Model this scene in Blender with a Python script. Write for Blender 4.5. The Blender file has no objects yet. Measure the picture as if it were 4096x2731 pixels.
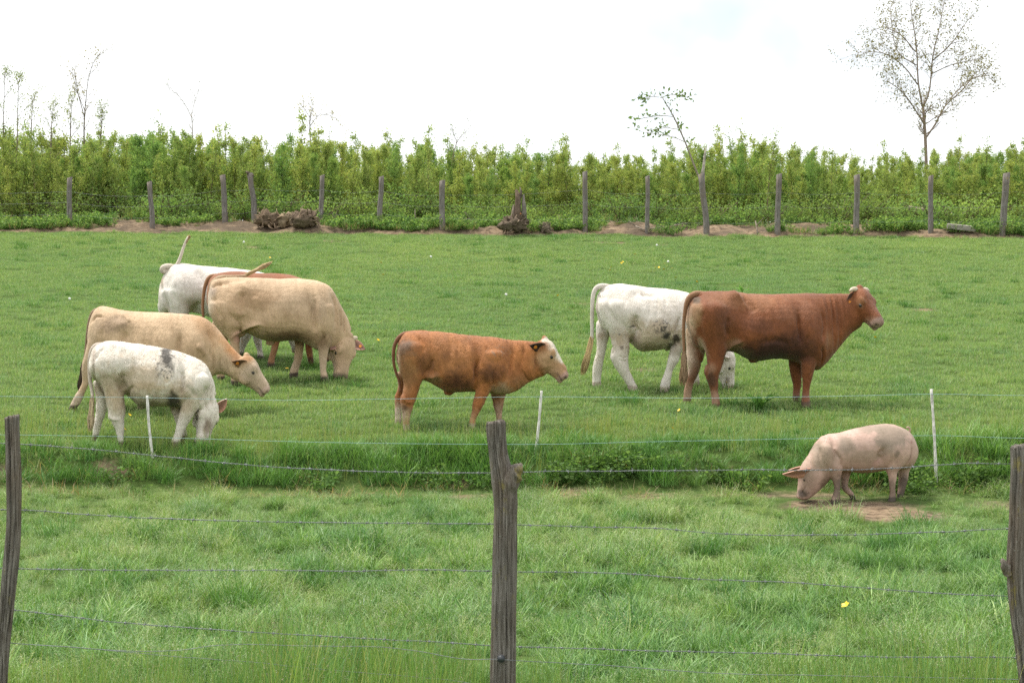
import bpy, bmesh, math, random
import numpy as np
from mathutils import Vector, Matrix, Euler

random.seed(7)
rng = np.random.default_rng(11)
scene = bpy.context.scene
col = scene.collection

# ------------------------------------------------------------------ camera
FPX, CX, CY, HOR = 8707.5, 2048.0, 1365.5, 1614.4      # photograph's pixels
PITCH = math.atan((HOR - CY) / FPX)
CAMZ = 1.6
cam = bpy.data.cameras.new('camera')
cam.sensor_width = 36.0
cam.lens = FPX / 4096 * 36.0
cam.clip_start, cam.clip_end = 0.1, 3000
cam.dof.use_dof = True
cam.dof.focus_distance = 20.0
cam.dof.aperture_fstop = 14.0
camo = bpy.data.objects.new('camera', cam)
camo.location = (0, 0, CAMZ)
camo.rotation_euler = (math.pi / 2 + PITCH, 0, 0)
col.objects.link(camo)
scene.camera = camo

# ------------------------------------------------------------------ sky and light
SUN_EL, SUN_AZ = math.radians(66), math.radians(-60)    # azimuth from +Y (away) towards +X
w = bpy.data.worlds.new('World')
scene.world = w
w.use_nodes = True
nt = w.node_tree
nt.nodes.clear()
N = nt.nodes.new
L = nt.links.new
sky = N('ShaderNodeTexSky'); sky.sky_type = 'NISHITA'; sky.sun_disc = False
sky.sun_elevation = SUN_EL; sky.sun_rotation = SUN_AZ
bg1 = N('ShaderNodeBackground'); bg1.inputs['Strength'].default_value = 0.068
L(sky.outputs[0], bg1.inputs['Color'])
bg2 = N('ShaderNodeBackground'); bg2.inputs['Color'].default_value = (0.965, 0.985, 1.0, 1)
bg2.inputs['Strength'].default_value = 0.73
tc = N('ShaderNodeTexCoord')
mp = N('ShaderNodeMapping'); mp.inputs['Scale'].default_value = (7, 7, 22); mp.inputs['Location'].default_value = (0.35, 0.0, 1.5)
L(tc.outputs['Generated'], mp.inputs['Vector'])
nz = N('ShaderNodeTexNoise'); nz.inputs['Scale'].default_value = 1.0; nz.inputs['Detail'].default_value = 4; nz.inputs['Roughness'].default_value = 0.5
L(mp.outputs[0], nz.inputs['Vector'])
rp = N('ShaderNodeValToRGB')
rp.color_ramp.elements[0].position = 0.30; rp.color_ramp.elements[0].color = (0.8, 0.8, 0.8, 1)
rp.color_ramp.elements[1].position = 0.52; rp.color_ramp.elements[1].color = (1, 1, 1, 1)
L(nz.outputs[0], rp.inputs[0])
def gap(px, py, half, depth):
    """a thin place in the cloud layer round one direction"""
    a, b = (px - CX) / FPX, -(py - CY) / FPX
    v = Vector((a, math.cos(PITCH) - math.sin(PITCH) * b, math.sin(PITCH) + math.cos(PITCH) * b)).normalized()
    sb = N('ShaderNodeVectorMath'); sb.operation = 'SUBTRACT'; L(tc.outputs['Generated'], sb.inputs[0]); sb.inputs[1].default_value = v
    ms = N('ShaderNodeVectorMath'); ms.operation = 'MULTIPLY'; L(sb.outputs[0], ms.inputs[0]); ms.inputs[1].default_value = (1, 1, 1.7)
    wn = N('ShaderNodeTexNoise'); wn.inputs['Scale'].default_value = 22; wn.inputs['Detail'].default_value = 3; L(tc.outputs['Generated'], wn.inputs['Vector'])
    ln = N('ShaderNodeVectorMath'); ln.operation = 'LENGTH'; L(ms.outputs[0], ln.inputs[0])
    ad = N('ShaderNodeMath'); ad.operation = 'MULTIPLY_ADD'; L(wn.outputs[0], ad.inputs[0]); ad.inputs[1].default_value = half * 1.3; L(ln.outputs[1], ad.inputs[2])
    mr = N('ShaderNodeMapRange'); mr.interpolation_type = 'SMOOTHSTEP'; L(ad.outputs[0], mr.inputs[0])
    mr.inputs[1].default_value = half * .45; mr.inputs[2].default_value = half * 2.0; mr.inputs[3].default_value = 1 - depth; mr.inputs[4].default_value = 1
    return mr.outputs[0]
def mul(a, b):
    m = N('ShaderNodeMath'); m.operation = 'MULTIPLY'; L(a, m.inputs[0]); L(b, m.inputs[1]); return m.outputs[0]
cover = mul(mul(mul(rp.outputs[0], gap(2950, 40, .055, .48)), gap(3420, 230, .06, .36)), gap(2500, 330, .07, .28))
mx = N('ShaderNodeMixShader')
L(cover, mx.inputs[0]); L(bg1.outputs[0], mx.inputs[1]); L(bg2.outputs[0], mx.inputs[2])
wo = N('ShaderNodeOutputWorld'); L(mx.outputs[0], wo.inputs[0])

sl = bpy.data.lights.new('sun', 'SUN')
sl.energy = 2.5; sl.angle = math.radians(16); sl.color = (1.0, 0.95, 0.87)
so = bpy.data.objects.new('sun', sl)
sd = Vector((math.sin(SUN_AZ) * math.cos(SUN_EL), math.cos(SUN_AZ) * math.cos(SUN_EL), math.sin(SUN_EL)))
so.rotation_euler = sd.to_track_quat('Z', 'Y').to_euler()
so.location = sd * 60
col.objects.link(so)
vs = scene.view_settings
vs.view_transform = 'Standard'; vs.look = 'None'; vs.gamma = 1.0; vs.use_curve_mapping = False
vs.exposure = 0.98
scene.cycles.use_denoising = False
scene.cycles.max_bounces = 5
scene.cycles.diffuse_bounces = 2
scene.cycles.transmission_bounces = 4
scene.cycles.transparent_max_bounces = 6

# ------------------------------------------------------------------ helpers
def ray(px, py):
    a = (px - CX) / FPX; b = -(py - CY) / FPX
    c, s = math.cos(PITCH), math.sin(PITCH)
    return np.array([a, c - s * b, s + c * b])

CAM = np.array([0, 0, CAMZ])
D = 4096 / 2352.0                                        # many readings below are in a 2352-wide copy

def _hash(ix, iy, iz, seed):
    h = (ix * 374761393 + iy * 668265263 + iz * 2147483647 + seed * 974634741) & 0xFFFFFFFF
    h = ((h ^ (h >> 13)) * 1274126177) & 0xFFFFFFFF
    h = h ^ (h >> 16)
    return (h & 0xFFFF) / 32767.5 - 1.0

def vn(x, y, z=0.0, seed=0):
    """value noise, about -1..1"""
    x, y, z = np.broadcast_arrays(np.asarray(x, float), np.asarray(y, float), np.asarray(z, float))
    ix, iy, iz = np.floor(x).astype(np.int64), np.floor(y).astype(np.int64), np.floor(z).astype(np.int64)
    fx, fy, fz = x - ix, y - iy, z - iz
    fx, fy, fz = [f * f * (3 - 2 * f) for f in (fx, fy, fz)]
    r = 0
    for dx in (0, 1):
        for dy in (0, 1):
            for dz in (0, 1):
                wgt = (fx if dx else 1 - fx) * (fy if dy else 1 - fy) * (fz if dz else 1 - fz)
                r = r + wgt * _hash(ix + dx, iy + dy, iz + dz, seed)
    return r

def fbm(x, y, z=0.0, seed=0, oct=3):
    r, a, f = 0, 1.0, 1.0
    for o in range(oct):
        r = r + a * vn(np.asarray(x) * f, np.asarray(y) * f, np.asarray(z) * f, seed + o * 17)
        a *= 0.5; f *= 2.03
    return r / 1.6

def sstep(a, b, x):
    t = np.clip((np.asarray(x, float) - a) / (b - a), 0, 1)
    return t * t * (3 - 2 * t)

# ground profile along the view direction (metres away -> metres up)
_ky = [-60, 0, 9, 10.9, 15, 19, 21.5, 22.6, 22.85, 23.2, 23.6, 26, 36, 48, 50.1, 51.5, 55, 62, 80, 200, 900, 2000]
_kz = [-1.2, -.15, -.02, 0, .15, .36, .56, .70, .78, 1.06, 1.155, 1.6, 3.27, 5.27, 5.63, 5.85, 6.1, 6.2, 6.0, 3.0, -30, -90]
_ty = np.arange(-60, 2000, 0.05)
_tz = np.interp(_ty, _ky, _kz)
_ker = np.exp(-np.linspace(-2, 2, 9) ** 2); _ker /= _ker.sum()
_tz = np.convolve(np.pad(_tz, 4, mode='edge'), _ker, mode='valid')

def edge_y(x):
    """where the turf ends and the bare earth under the far fence begins"""
    x = np.asarray(x, float)
    return 48.25 - 0.075 * x + 0.35 * fbm(x * 0.9, 3.1, seed=5) + 0.1 * vn(x * 5, 0.3, seed=6)

def bank_shift(x):
    return 0.22 * fbm(np.asarray(x, float) * 0.6, 7.7, seed=9) + 0.012 * np.asarray(x, float)

def zg(x, y):
    x = np.asarray(x, float); y = np.asarray(y, float)
    wb = sstep(20, 22, y) * (1 - sstep(24, 26, y))
    z = np.interp(y + wb * bank_shift(x), _ty, _tz)
    near = sstep(8, 10, y) * (1 - sstep(58, 70, y))
    z = z + near * (0.028 * fbm(x * 0.8, y * 0.8, seed=1) + 0.012 * vn(x * 3.1, y * 3.1, seed=2))
    e = edge_y(x)
    d = sstep(e - 0.15, e + 0.5, y) * (1 - sstep(e + 2.0, e + 3.2, y)) * (1 - sstep(24, 30, np.abs(x)))
    z = z + d * (0.10 + 0.11 * fbm(x * 1.3, y * 1.9, seed=3) + 0.06 * fbm(x * 4, y * 4, seed=4))
    return z

def ground_at(px, py, lo=9.0, hi=60.0):
    """the first ground point on the ray through a pixel of the photograph"""
    v = ray(px, py); v = v / v[1]
    t = np.arange(lo, hi, 0.02)
    p = CAM[None] + t[:, None] * v[None]
    h = p[:, 2] - zg(p[:, 0], p[:, 1])
    i = np.nonzero(h <= 0)[0]
    i = i[0] if len(i) else len(t) - 1
    return p[i]

def at_depth(px, py, y):
    v = ray(px, py)
    return CAM + v * (y / v[1])

def mesh_from(name, verts, faces, mat=None, smooth=True, colors=None):
    me = bpy.data.meshes.new(name)
    me.from_pydata([tuple(v) for v in verts], [], faces)
    if colors is not None:
        ca = me.color_attributes.new('Col', 'FLOAT_COLOR', 'POINT')
        c = np.ones((len(verts), 4), np.float32); c[:, :3] = np.asarray(colors)
        ca.data.foreach_set('color', c.ravel())
    if smooth:
        me.polygons.foreach_set('use_smooth', np.ones(len(me.polygons), bool))
    if mat: me.materials.append(mat)
    me.update()
    return me

def add(name, me, parent=None, loc=None, rot=None, scale=None):
    o = bpy.data.objects.new(name, me)
    col.objects.link(o)
    if parent: o.parent = parent
    if loc is not None: o.location = tuple(loc)
    if rot is not None: o.rotation_euler = rot
    if scale is not None: o.scale = (scale,) * 3 if np.isscalar(scale) else scale
    return o

def tag(o, label=None, cat=None, group=None, kind=None):
    if label: o['label'] = label
    if cat: o['category'] = cat
    if group: o['group'] = group
    if kind: o['kind'] = kind
    return o

class MB:
    """collects verts, faces and vertex colours for one mesh"""
    def __init__(s): s.v, s.f, s.c = [], [], []
    def addm(s, v, f, c=(1, 1, 1)):
        b = len(s.v)
        v = [tuple(p) for p in v]
        s.v += v
        s.f += [tuple(i + b for i in q) for q in f]
        c = np.asarray(c, float)
        if c.ndim == 1: c = np.repeat(c[None], len(v), 0)
        s.c += [tuple(k) for k in c]
    def tube(s, pts, rad, n=6, c=(1, 1, 1), cap=True, flat=1.0):
        pts = [np.asarray(p, float) for p in pts]
        rad = [rad] * len(pts) if np.isscalar(rad) else rad
        v, f = [], []
        ref = None
        for i, p in enumerate(pts):
            t = pts[min(i + 1, len(pts) - 1)] - pts[max(i - 1, 0)]
            t = t / (np.linalg.norm(t) + 1e-9)
            if ref is None:
                ref = np.array([0, 1, 0]) if abs(t[1]) < 0.8 else np.array([1, 0, 0])
            a = np.cross(t, ref); a /= np.linalg.norm(a) + 1e-9
            b = np.cross(a, t); ref = b
            for k in range(n):
                an = 2 * math.pi * k / n
                v.append(p + rad[i] * (math.cos(an) * a + flat * math.sin(an) * b))
        for i in range(len(pts) - 1):
            for k in range(n):
                k2 = (k + 1) % n
                f.append((i * n + k, i * n + k2, (i + 1) * n + k2, (i + 1) * n + k))
        if cap:
            f.append(tuple(range(n - 1, -1, -1))); f.append(tuple((len(pts) - 1) * n + k for k in range(n)))
        s.addm(v, f, c)
    def mesh(s, name, mat=None, smooth=True):
        return mesh_from(name, s.v, s.f, mat, smooth, s.c)

def catmull(P, m):
    """P: k x n array of rows, returns rows interpolated m per span"""
    P = np.asarray(P, float)
    Q = np.vstack([2 * P[0] - P[1], P, 2 * P[-1] - P[-2]])
    out = []
    for i in range(1, len(Q) - 2):
        for j in range(m):
            t = j / m
            a, b, c, d = Q[i - 1], Q[i], Q[i + 1], Q[i + 2]
            out.append(0.5 * (2 * b + (c - a) * t + (2 * a - 5 * b + 4 * c - d) * t * t + (3 * b - a - 3 * c + d) * t ** 3))
    out.append(P[-1])
    return np.array(out)

# ------------------------------------------------------------------ materials
def mat_new(name):
    m = bpy.data.materials.new(name); m.use_nodes = True
    t = m.node_tree; t.nodes.clear()
    o = t.nodes.new('ShaderNodeOutputMaterial')
    return m, t, o

def nd(t, typ, **kw):
    n = t.nodes.new(typ)
    for k, v in kw.items(): setattr(n, k, v)
    return n

def mix_rgb(t, fac, a, b, blend='MIX'):
    n = t.nodes.new('ShaderNodeMix'); n.data_type = 'RGBA'; n.blend_type = blend
    for s, v in ((n.inputs['Factor'], fac), (n.inputs[6], a), (n.inputs[7], b)):
        if hasattr(v, 'links'): t.links.new(v, s)
        elif isinstance(v, (int, float)): s.default_value = v
        else: s.default_value = (*v, 1) if len(v) == 3 else v
    return n.outputs[2]

def noise_node(t, scale, detail=3, rough=0.55, coord='Object', stretch=None):
    c = nd(t, 'ShaderNodeTexCoord')
    n = nd(t, 'ShaderNodeTexNoise'); n.inputs['Scale'].default_value = scale
    n.inputs['Detail'].default_value = detail; n.inputs['Roughness'].default_value = rough
    if stretch:
        m = nd(t, 'ShaderNodeMapping'); m.inputs['Scale'].default_value = stretch
        t.links.new(c.outputs[coord], m.inputs[0]); t.links.new(m.outputs[0], n.inputs['Vector'])
    else:
        t.links.new(c.outputs[coord], n.inputs['Vector'])
    return n.outputs[0]

def ramp(t, fac, stops):
    r = nd(t, 'ShaderNodeValToRGB')
    e = r.color_ramp.elements
    while len(e) < len(stops): e.new(0.5)
    for k, (p, c) in zip(e, stops):
        k.position = p; k.color = (*c, 1) if len(c) == 3 else c
    t.links.new(fac, r.inputs[0])
    return r.outputs[0]

def leaf_material(name, tints, rough=0.45, trans=0.35, spec=0.35, instanced=True):
    """leaf colour = vertex colour x tint ramp (per instance, or per object)"""
    m, t, o = mat_new(name)
    vc = nd(t, 'ShaderNodeVertexColor', layer_name='Col')
    if instanced:
        a = nd(t, 'ShaderNodeAttribute', attribute_type='INSTANCER', attribute_name='tint'); f = a.outputs['Fac']
    else:
        a = nd(t, 'ShaderNodeObjectInfo'); f = a.outputs['Random']
    c = mix_rgb(t, 1.0, vc.outputs[0], ramp(t, f, tints), 'MULTIPLY')
    p = nd(t, 'ShaderNodeBsdfPrincipled'); p.inputs['Roughness'].default_value = rough
    p.inputs['Specular IOR Level'].default_value = spec
    t.links.new(c, p.inputs['Base Color'])
    tr = nd(t, 'ShaderNodeBsdfTranslucent')
    t.links.new(mix_rgb(t, 1.0, c, (1.2, 1.2, 0.75), 'MULTIPLY'), tr.inputs[0])
    ms = nd(t, 'ShaderNodeMixShader'); ms.inputs[0].default_value = trans
    t.links.new(p.outputs[0], ms.inputs[1]); t.links.new(tr.outputs[0], ms.inputs[2])
    t.links.new(ms.outputs[0], o.inputs[0])
    return m

def simple_material(name, color, rough=0.7, spec=0.3, metallic=0.0, vary=0.0, scale=20, bump=0.0, vcol=False, stretch=None):
    m, t, o = mat_new(name)
    p = nd(t, 'ShaderNodeBsdfPrincipled'); p.inputs['Roughness'].default_value = rough
    p.inputs['Specular IOR Level'].default_value = spec; p.inputs['Metallic'].default_value = metallic
    n = noise_node(t, scale, 4, 0.6, stretch=stretch)
    k = ramp(t, n, [(0.3, (1 - vary,) * 3), (0.7, (1 + vary,) * 3)])
    base = nd(t, 'ShaderNodeVertexColor', layer_name='Col').outputs[0] if vcol else color
    t.links.new(mix_rgb(t, 1.0, base, k, 'MULTIPLY'), p.inputs['Base Color'])
    if bump:
        b = nd(t, 'ShaderNodeBump'); b.inputs['Strength'].default_value = bump; b.inputs['Distance'].default_value = 0.01
        t.links.new(n, b.inputs['Height']); t.links.new(b.outputs[0], p.inputs['Normal'])
    t.links.new(p.outputs[0], o.inputs[0])
    return m

def wood_material(name, c1, c2, lichen=(0.32, 0.26, 0.05), amount=0.5):
    m, t, o = mat_new(name)
    p = nd(t, 'ShaderNodeBsdfPrincipled'); p.inputs['Roughness'].default_value = 0.85; p.inputs['Specular IOR Level'].default_value = 0.2
    g = noise_node(t, 6, 6, 0.7, stretch=(16, 16, 0.9))
    big = noise_node(t, 4, 3, 0.5)
    fine = noise_node(t, 70, 2, 0.6)
    c = ramp(t, g, [(0.34, tuple(0.3 * a for a in c1)), (0.43, c1), (0.57, c2), (0.68, tuple(1.6 * a for a in c2))])
    c = mix_rgb(t, ramp(t, big, [(0.35, (0, 0, 0)), (0.7, (0.55, 0.55, 0.55))]), c, tuple(0.85 * a for a in c1))
    c = mix_rgb(t, ramp(t, noise_node(t, 3.3, 4, 0.6, stretch=(2, 2, 0.6)), [(0.46, (0, 0, 0)), (0.68, (0.6, 0.6, 0.6))]), c, (c1[0] * 1.3, c1[1] * 1.05, c1[2] * .85))
    lf = ramp(t, noise_node(t, 9, 5, 0.7, stretch=(1, 1, 0.5)), [(0.64 - 0.1 * amount, (0, 0, 0)), (0.72, (0.8, 0.8, 0.8))])
    c = mix_rgb(t, lf, c, lichen)
    sp = ramp(t, fine, [(0.68, (0, 0, 0)), (0.72, (0.7, 0.7, 0.7))])
    c = mix_rgb(t, sp, c, (0.34, 0.35, 0.31))
    t.links.new(c, p.inputs['Base Color'])
    b = nd(t, 'ShaderNodeBump'); b.inputs['Strength'].default_value = 0.9; b.inputs['Distance'].default_value = 0.012
    t.links.new(g, b.inputs['Height']); t.links.new(b.outputs[0], p.inputs['Normal'])
    t.links.new(p.outputs[0], o.inputs[0])
    return m

def fur_material(name):
    m, t, o = mat_new(name)
    p = nd(t, 'ShaderNodeBsdfPrincipled'); p.inputs['Roughness'].default_value = 0.62
    p.inputs['Specular IOR Level'].default_value = 0.26
    p.inputs['Sheen Weight'].default_value = 0.12
    vc = nd(t, 'ShaderNodeVertexColor', layer_name='Col')
    n1 = noise_node(t, 4.5, 5, 0.6)
    n2 = noise_node(t, 50, 4, 0.65, stretch=(1.5, 1.5, 0.30))
    c = mix_rgb(t, 1.0, vc.outputs[0], ramp(t, n1, [(0.32, (0.86, 0.83, 0.80)), (0.66, (1.08, 1.07, 1.06))]), 'MULTIPLY')
    c = mix_rgb(t, 1.0, c, ramp(t, n2, [(0.34, (0.87, 0.86, 0.85)), (0.62, (1.06, 1.06, 1.06))]), 'MULTIPLY')
    t.links.new(c, p.inputs['Base Color'])
    b = nd(t, 'ShaderNodeBump'); b.inputs['Strength'].default_value = 0.6; b.inputs['Distance'].default_value = 0.02
    t.links.new(n2, b.inputs['Height']); t.links.new(b.outputs[0], p.inputs['Normal'])
    t.links.new(p.outputs[0], o.inputs[0])
    return m

M_FUR = fur_material('animal coat')
M_SKIN = simple_material('pig skin', None, 0.6, 0.3, vary=0.08, scale=30, bump=0.25, vcol=True)
M_EYE = simple_material('dark eye', (0.012, 0.008, 0.006), 0.12, 0.6)
M_HORN = simple_material('horn', (0.55, 0.45, 0.33), 0.4, 0.4, vary=0.15, scale=25)
M_TAG = simple_material('orange plastic tag', (0.62, 0.22, 0.03), 0.5)
M_HAIR = simple_material('tail hair', None, 0.7, 0.25, vary=0.25, scale=60, vcol=True)
M_POST = wood_material('weathered post', (0.125, 0.108, 0.09), (0.26, 0.235, 0.21))
M_GREYPOST = wood_material('grey weathered post', (0.14, 0.125, 0.112), (0.25, 0.23, 0.21), amount=0.0)
M_WIRE = simple_material('galvanised wire', (0.20, 0.21, 0.22), 0.6, 0.4, metallic=0.4, vary=0.3, scale=40)
M_POLY = simple_material('blue and white polywire', (0.30, 0.46, 0.50), 0.6, vary=0.35, scale=60)
M_STAKE = simple_material('white painted stake', (0.62, 0.59, 0.55), 0.7, vary=0.45, scale=18, stretch=(3, 3, 1))
M_BARK = simple_material('bark', None, 0.85, 0.15, vary=0.3, scale=25, vcol=True)
M_ROOT = simple_material('dry root wood', None, 0.9, 0.1, vary=0.45, scale=14, bump=0.6, vcol=True)
M_PETAL = simple_material('yellow petal', (0.85, 0.55, 0.01), 0.4, 0.4)
M_FLUFF = simple_material('white seed head', (0.75, 0.75, 0.72), 0.9, 0.1)
M_STEM = simple_material('green stem', (0.10, 0.20, 0.05), 0.6)

# ------------------------------------------------------------------ ground
def build_ground():
    xs = np.concatenate([-np.geomspace(900, 17, 26)[:-1], np.arange(-17, 17.01, 0.125), np.geomspace(17, 900, 26)[1:]])
    ys = np.concatenate([np.linspace(-60, 9, 20)[:-1], np.arange(9, 54.01, 0.125), np.geomspace(54, 1900, 40)[1:]])
    X, Y = np.meshgrid(xs, ys)
    Z = zg(X, Y)
    nx, ny = len(xs), len(ys)
    v = np.stack([X.ravel(), Y.ravel(), Z.ravel()], 1)
    idx = np.arange(nx * ny).reshape(ny, nx)
    q = np.stack([idx[:-1, :-1], idx[:-1, 1:], idx[1:, 1:], idx[1:, :-1]], -1).reshape(-1, 4)
    me = bpy.data.meshes.new('ground')
    me.from_pydata(v.tolist(), [], q.tolist())
    me.polygons.foreach_set('use_smooth', np.ones(len(q), bool))
    at = me.attributes.new('dirt', 'FLOAT', 'POINT')
    at.data.foreach_set('value', dirt_mask(v[:, 0], v[:, 1]).astype(np.float32))
    m, t, o = mat_new('pasture soil and turf')
    p = nd(t, 'ShaderNodeBsdfPrincipled'); p.inputs['Roughness'].default_value = 0.95; p.inputs['Specular IOR Level'].default_value = 0.1
    a = nd(t, 'ShaderNodeAttribute', attribute_name='dirt')
    n = noise_node(t, 1.3, 6, 0.65); n2 = noise_node(t, 9, 5, 0.7)
    soil = ramp(t, n2, [(0.36, (0.085, 0.06, 0.04)), (0.48, (0.22, 0.155, 0.10)), (0.62, (0.30, 0.225, 0.15))])
    soil = mix_rgb(t, ramp(t, n, [(0.42, (0, 0, 0)), (0.58, (0.8, 0.8, 0.8))]), soil, (0.085, 0.066, 0.047))
    turf = ramp(t, n2, [(0.3, (0.05, 0.085, 0.02)), (0.7, (0.09, 0.14, 0.035))])
    ad = nd(t, 'ShaderNodeMath', operation='ADD'); t.links.new(a.outputs['Fac'], ad.inputs[0])
    sc = nd(t, 'ShaderNodeMath', operation='MULTIPLY_ADD'); t.links.new(n2, sc.inputs[0]); sc.inputs[1].default_value = 0.5; sc.inputs[2].default_value = -0.25
    t.links.new(sc.outputs[0], ad.inputs[1])
    f = ramp(t, ad.outputs[0], [(0.35, (0, 0, 0)), (0.6, (1, 1, 1))])
    t.links.new(mix_rgb(t, f, turf, soil), p.inputs['Base Color'])
    b = nd(t, 'ShaderNodeBump'); b.inputs['Strength'].default_value = 1.0; b.inputs['Distance'].default_value = 0.05
    t.links.new(n2, b.inputs['Height']); t.links.new(b.outputs[0], p.inputs['Normal'])
    t.links.new(p.outputs[0], o.inputs[0])
    me.materials.append(m)
    g = add('ground', me); tag(g, kind='structure')
    return g

_pigdirt = [ground_at(3440, 2030), ground_at(3560, 2060), ground_at(3300, 2025), ground_at(2600, 1990), ground_at(4000, 2020), ground_at(2300, 1975)]
_bankdirt = [ground_at(460, 1890), ground_at(15, 1890), ground_at(1850, 1930), ground_at(3050, 1985), ground_at(430, 1875)]
_scuff = [ground_at(x, y) for x, y in ((2400, 970), (2480, 972), (1300, 965), (1340, 968), (2650, 980), (1000, 990), (2310, 1215), (3700, 1240), (2570, 1480))]

def dirt_mask(x, y):
    x = np.asarray(x, float); y = np.asarray(y, float)
    e = edge_y(x)
    d = sstep(e - 0.1, e + 0.25, y) * (1 - 0.75 * sstep(e + 2.2, e + 3.4, y))
    yb = y + bank_shift(x)
    lane = np.exp(-((yb - 22.35) / 0.33) ** 2) * (0.45 + 0.45 * fbm(x * 0.8, y * 1.2, seed=21))
    d = np.maximum(d, np.clip(lane, 0, 1))
    for k, p in enumerate(_pigdirt):
        r = 0.75 if k < 2 else 0.55
        d = np.maximum(d, (0.85 if k < 3 else 0.55) * np.exp(-((x - p[0]) / r) ** 2 - ((y - p[1]) / 0.5) ** 2))
    for p in _bankdirt:
        d = np.maximum(d, 0.62 * np.exp(-((x - p[0]) / 0.32) ** 2 - ((y - p[1]) / 0.22) ** 2))
    for p in _scuff:
        d = np.maximum(d, 0.7 * np.exp(-((x - p[0]) / 0.35) ** 2 - ((y - p[1]) / 0.3) ** 2))
    return d

build_ground()

# ------------------------------------------------------------------ animals
def unit(v):
    v = np.asarray(v, float); return v / (np.linalg.norm(v) + 1e-12)

HEAD = [  # along, top, bottom, half width (of the head's length)
    (-.04, .06, .30, .10), (0.02, -.03, .36, .165), (.12, -.09, .46, .205), (.26, -.105, .53, .235), (.40, -.08, .53, .24),
    (.54, -.055, .46, .195), (.68, -.045, .385, .16), (.80, -.04, .335, .15), (.90, -.02, .31, .16), (.97, .02, .28, .15), (1.01, .09, .22, .10)]

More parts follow.
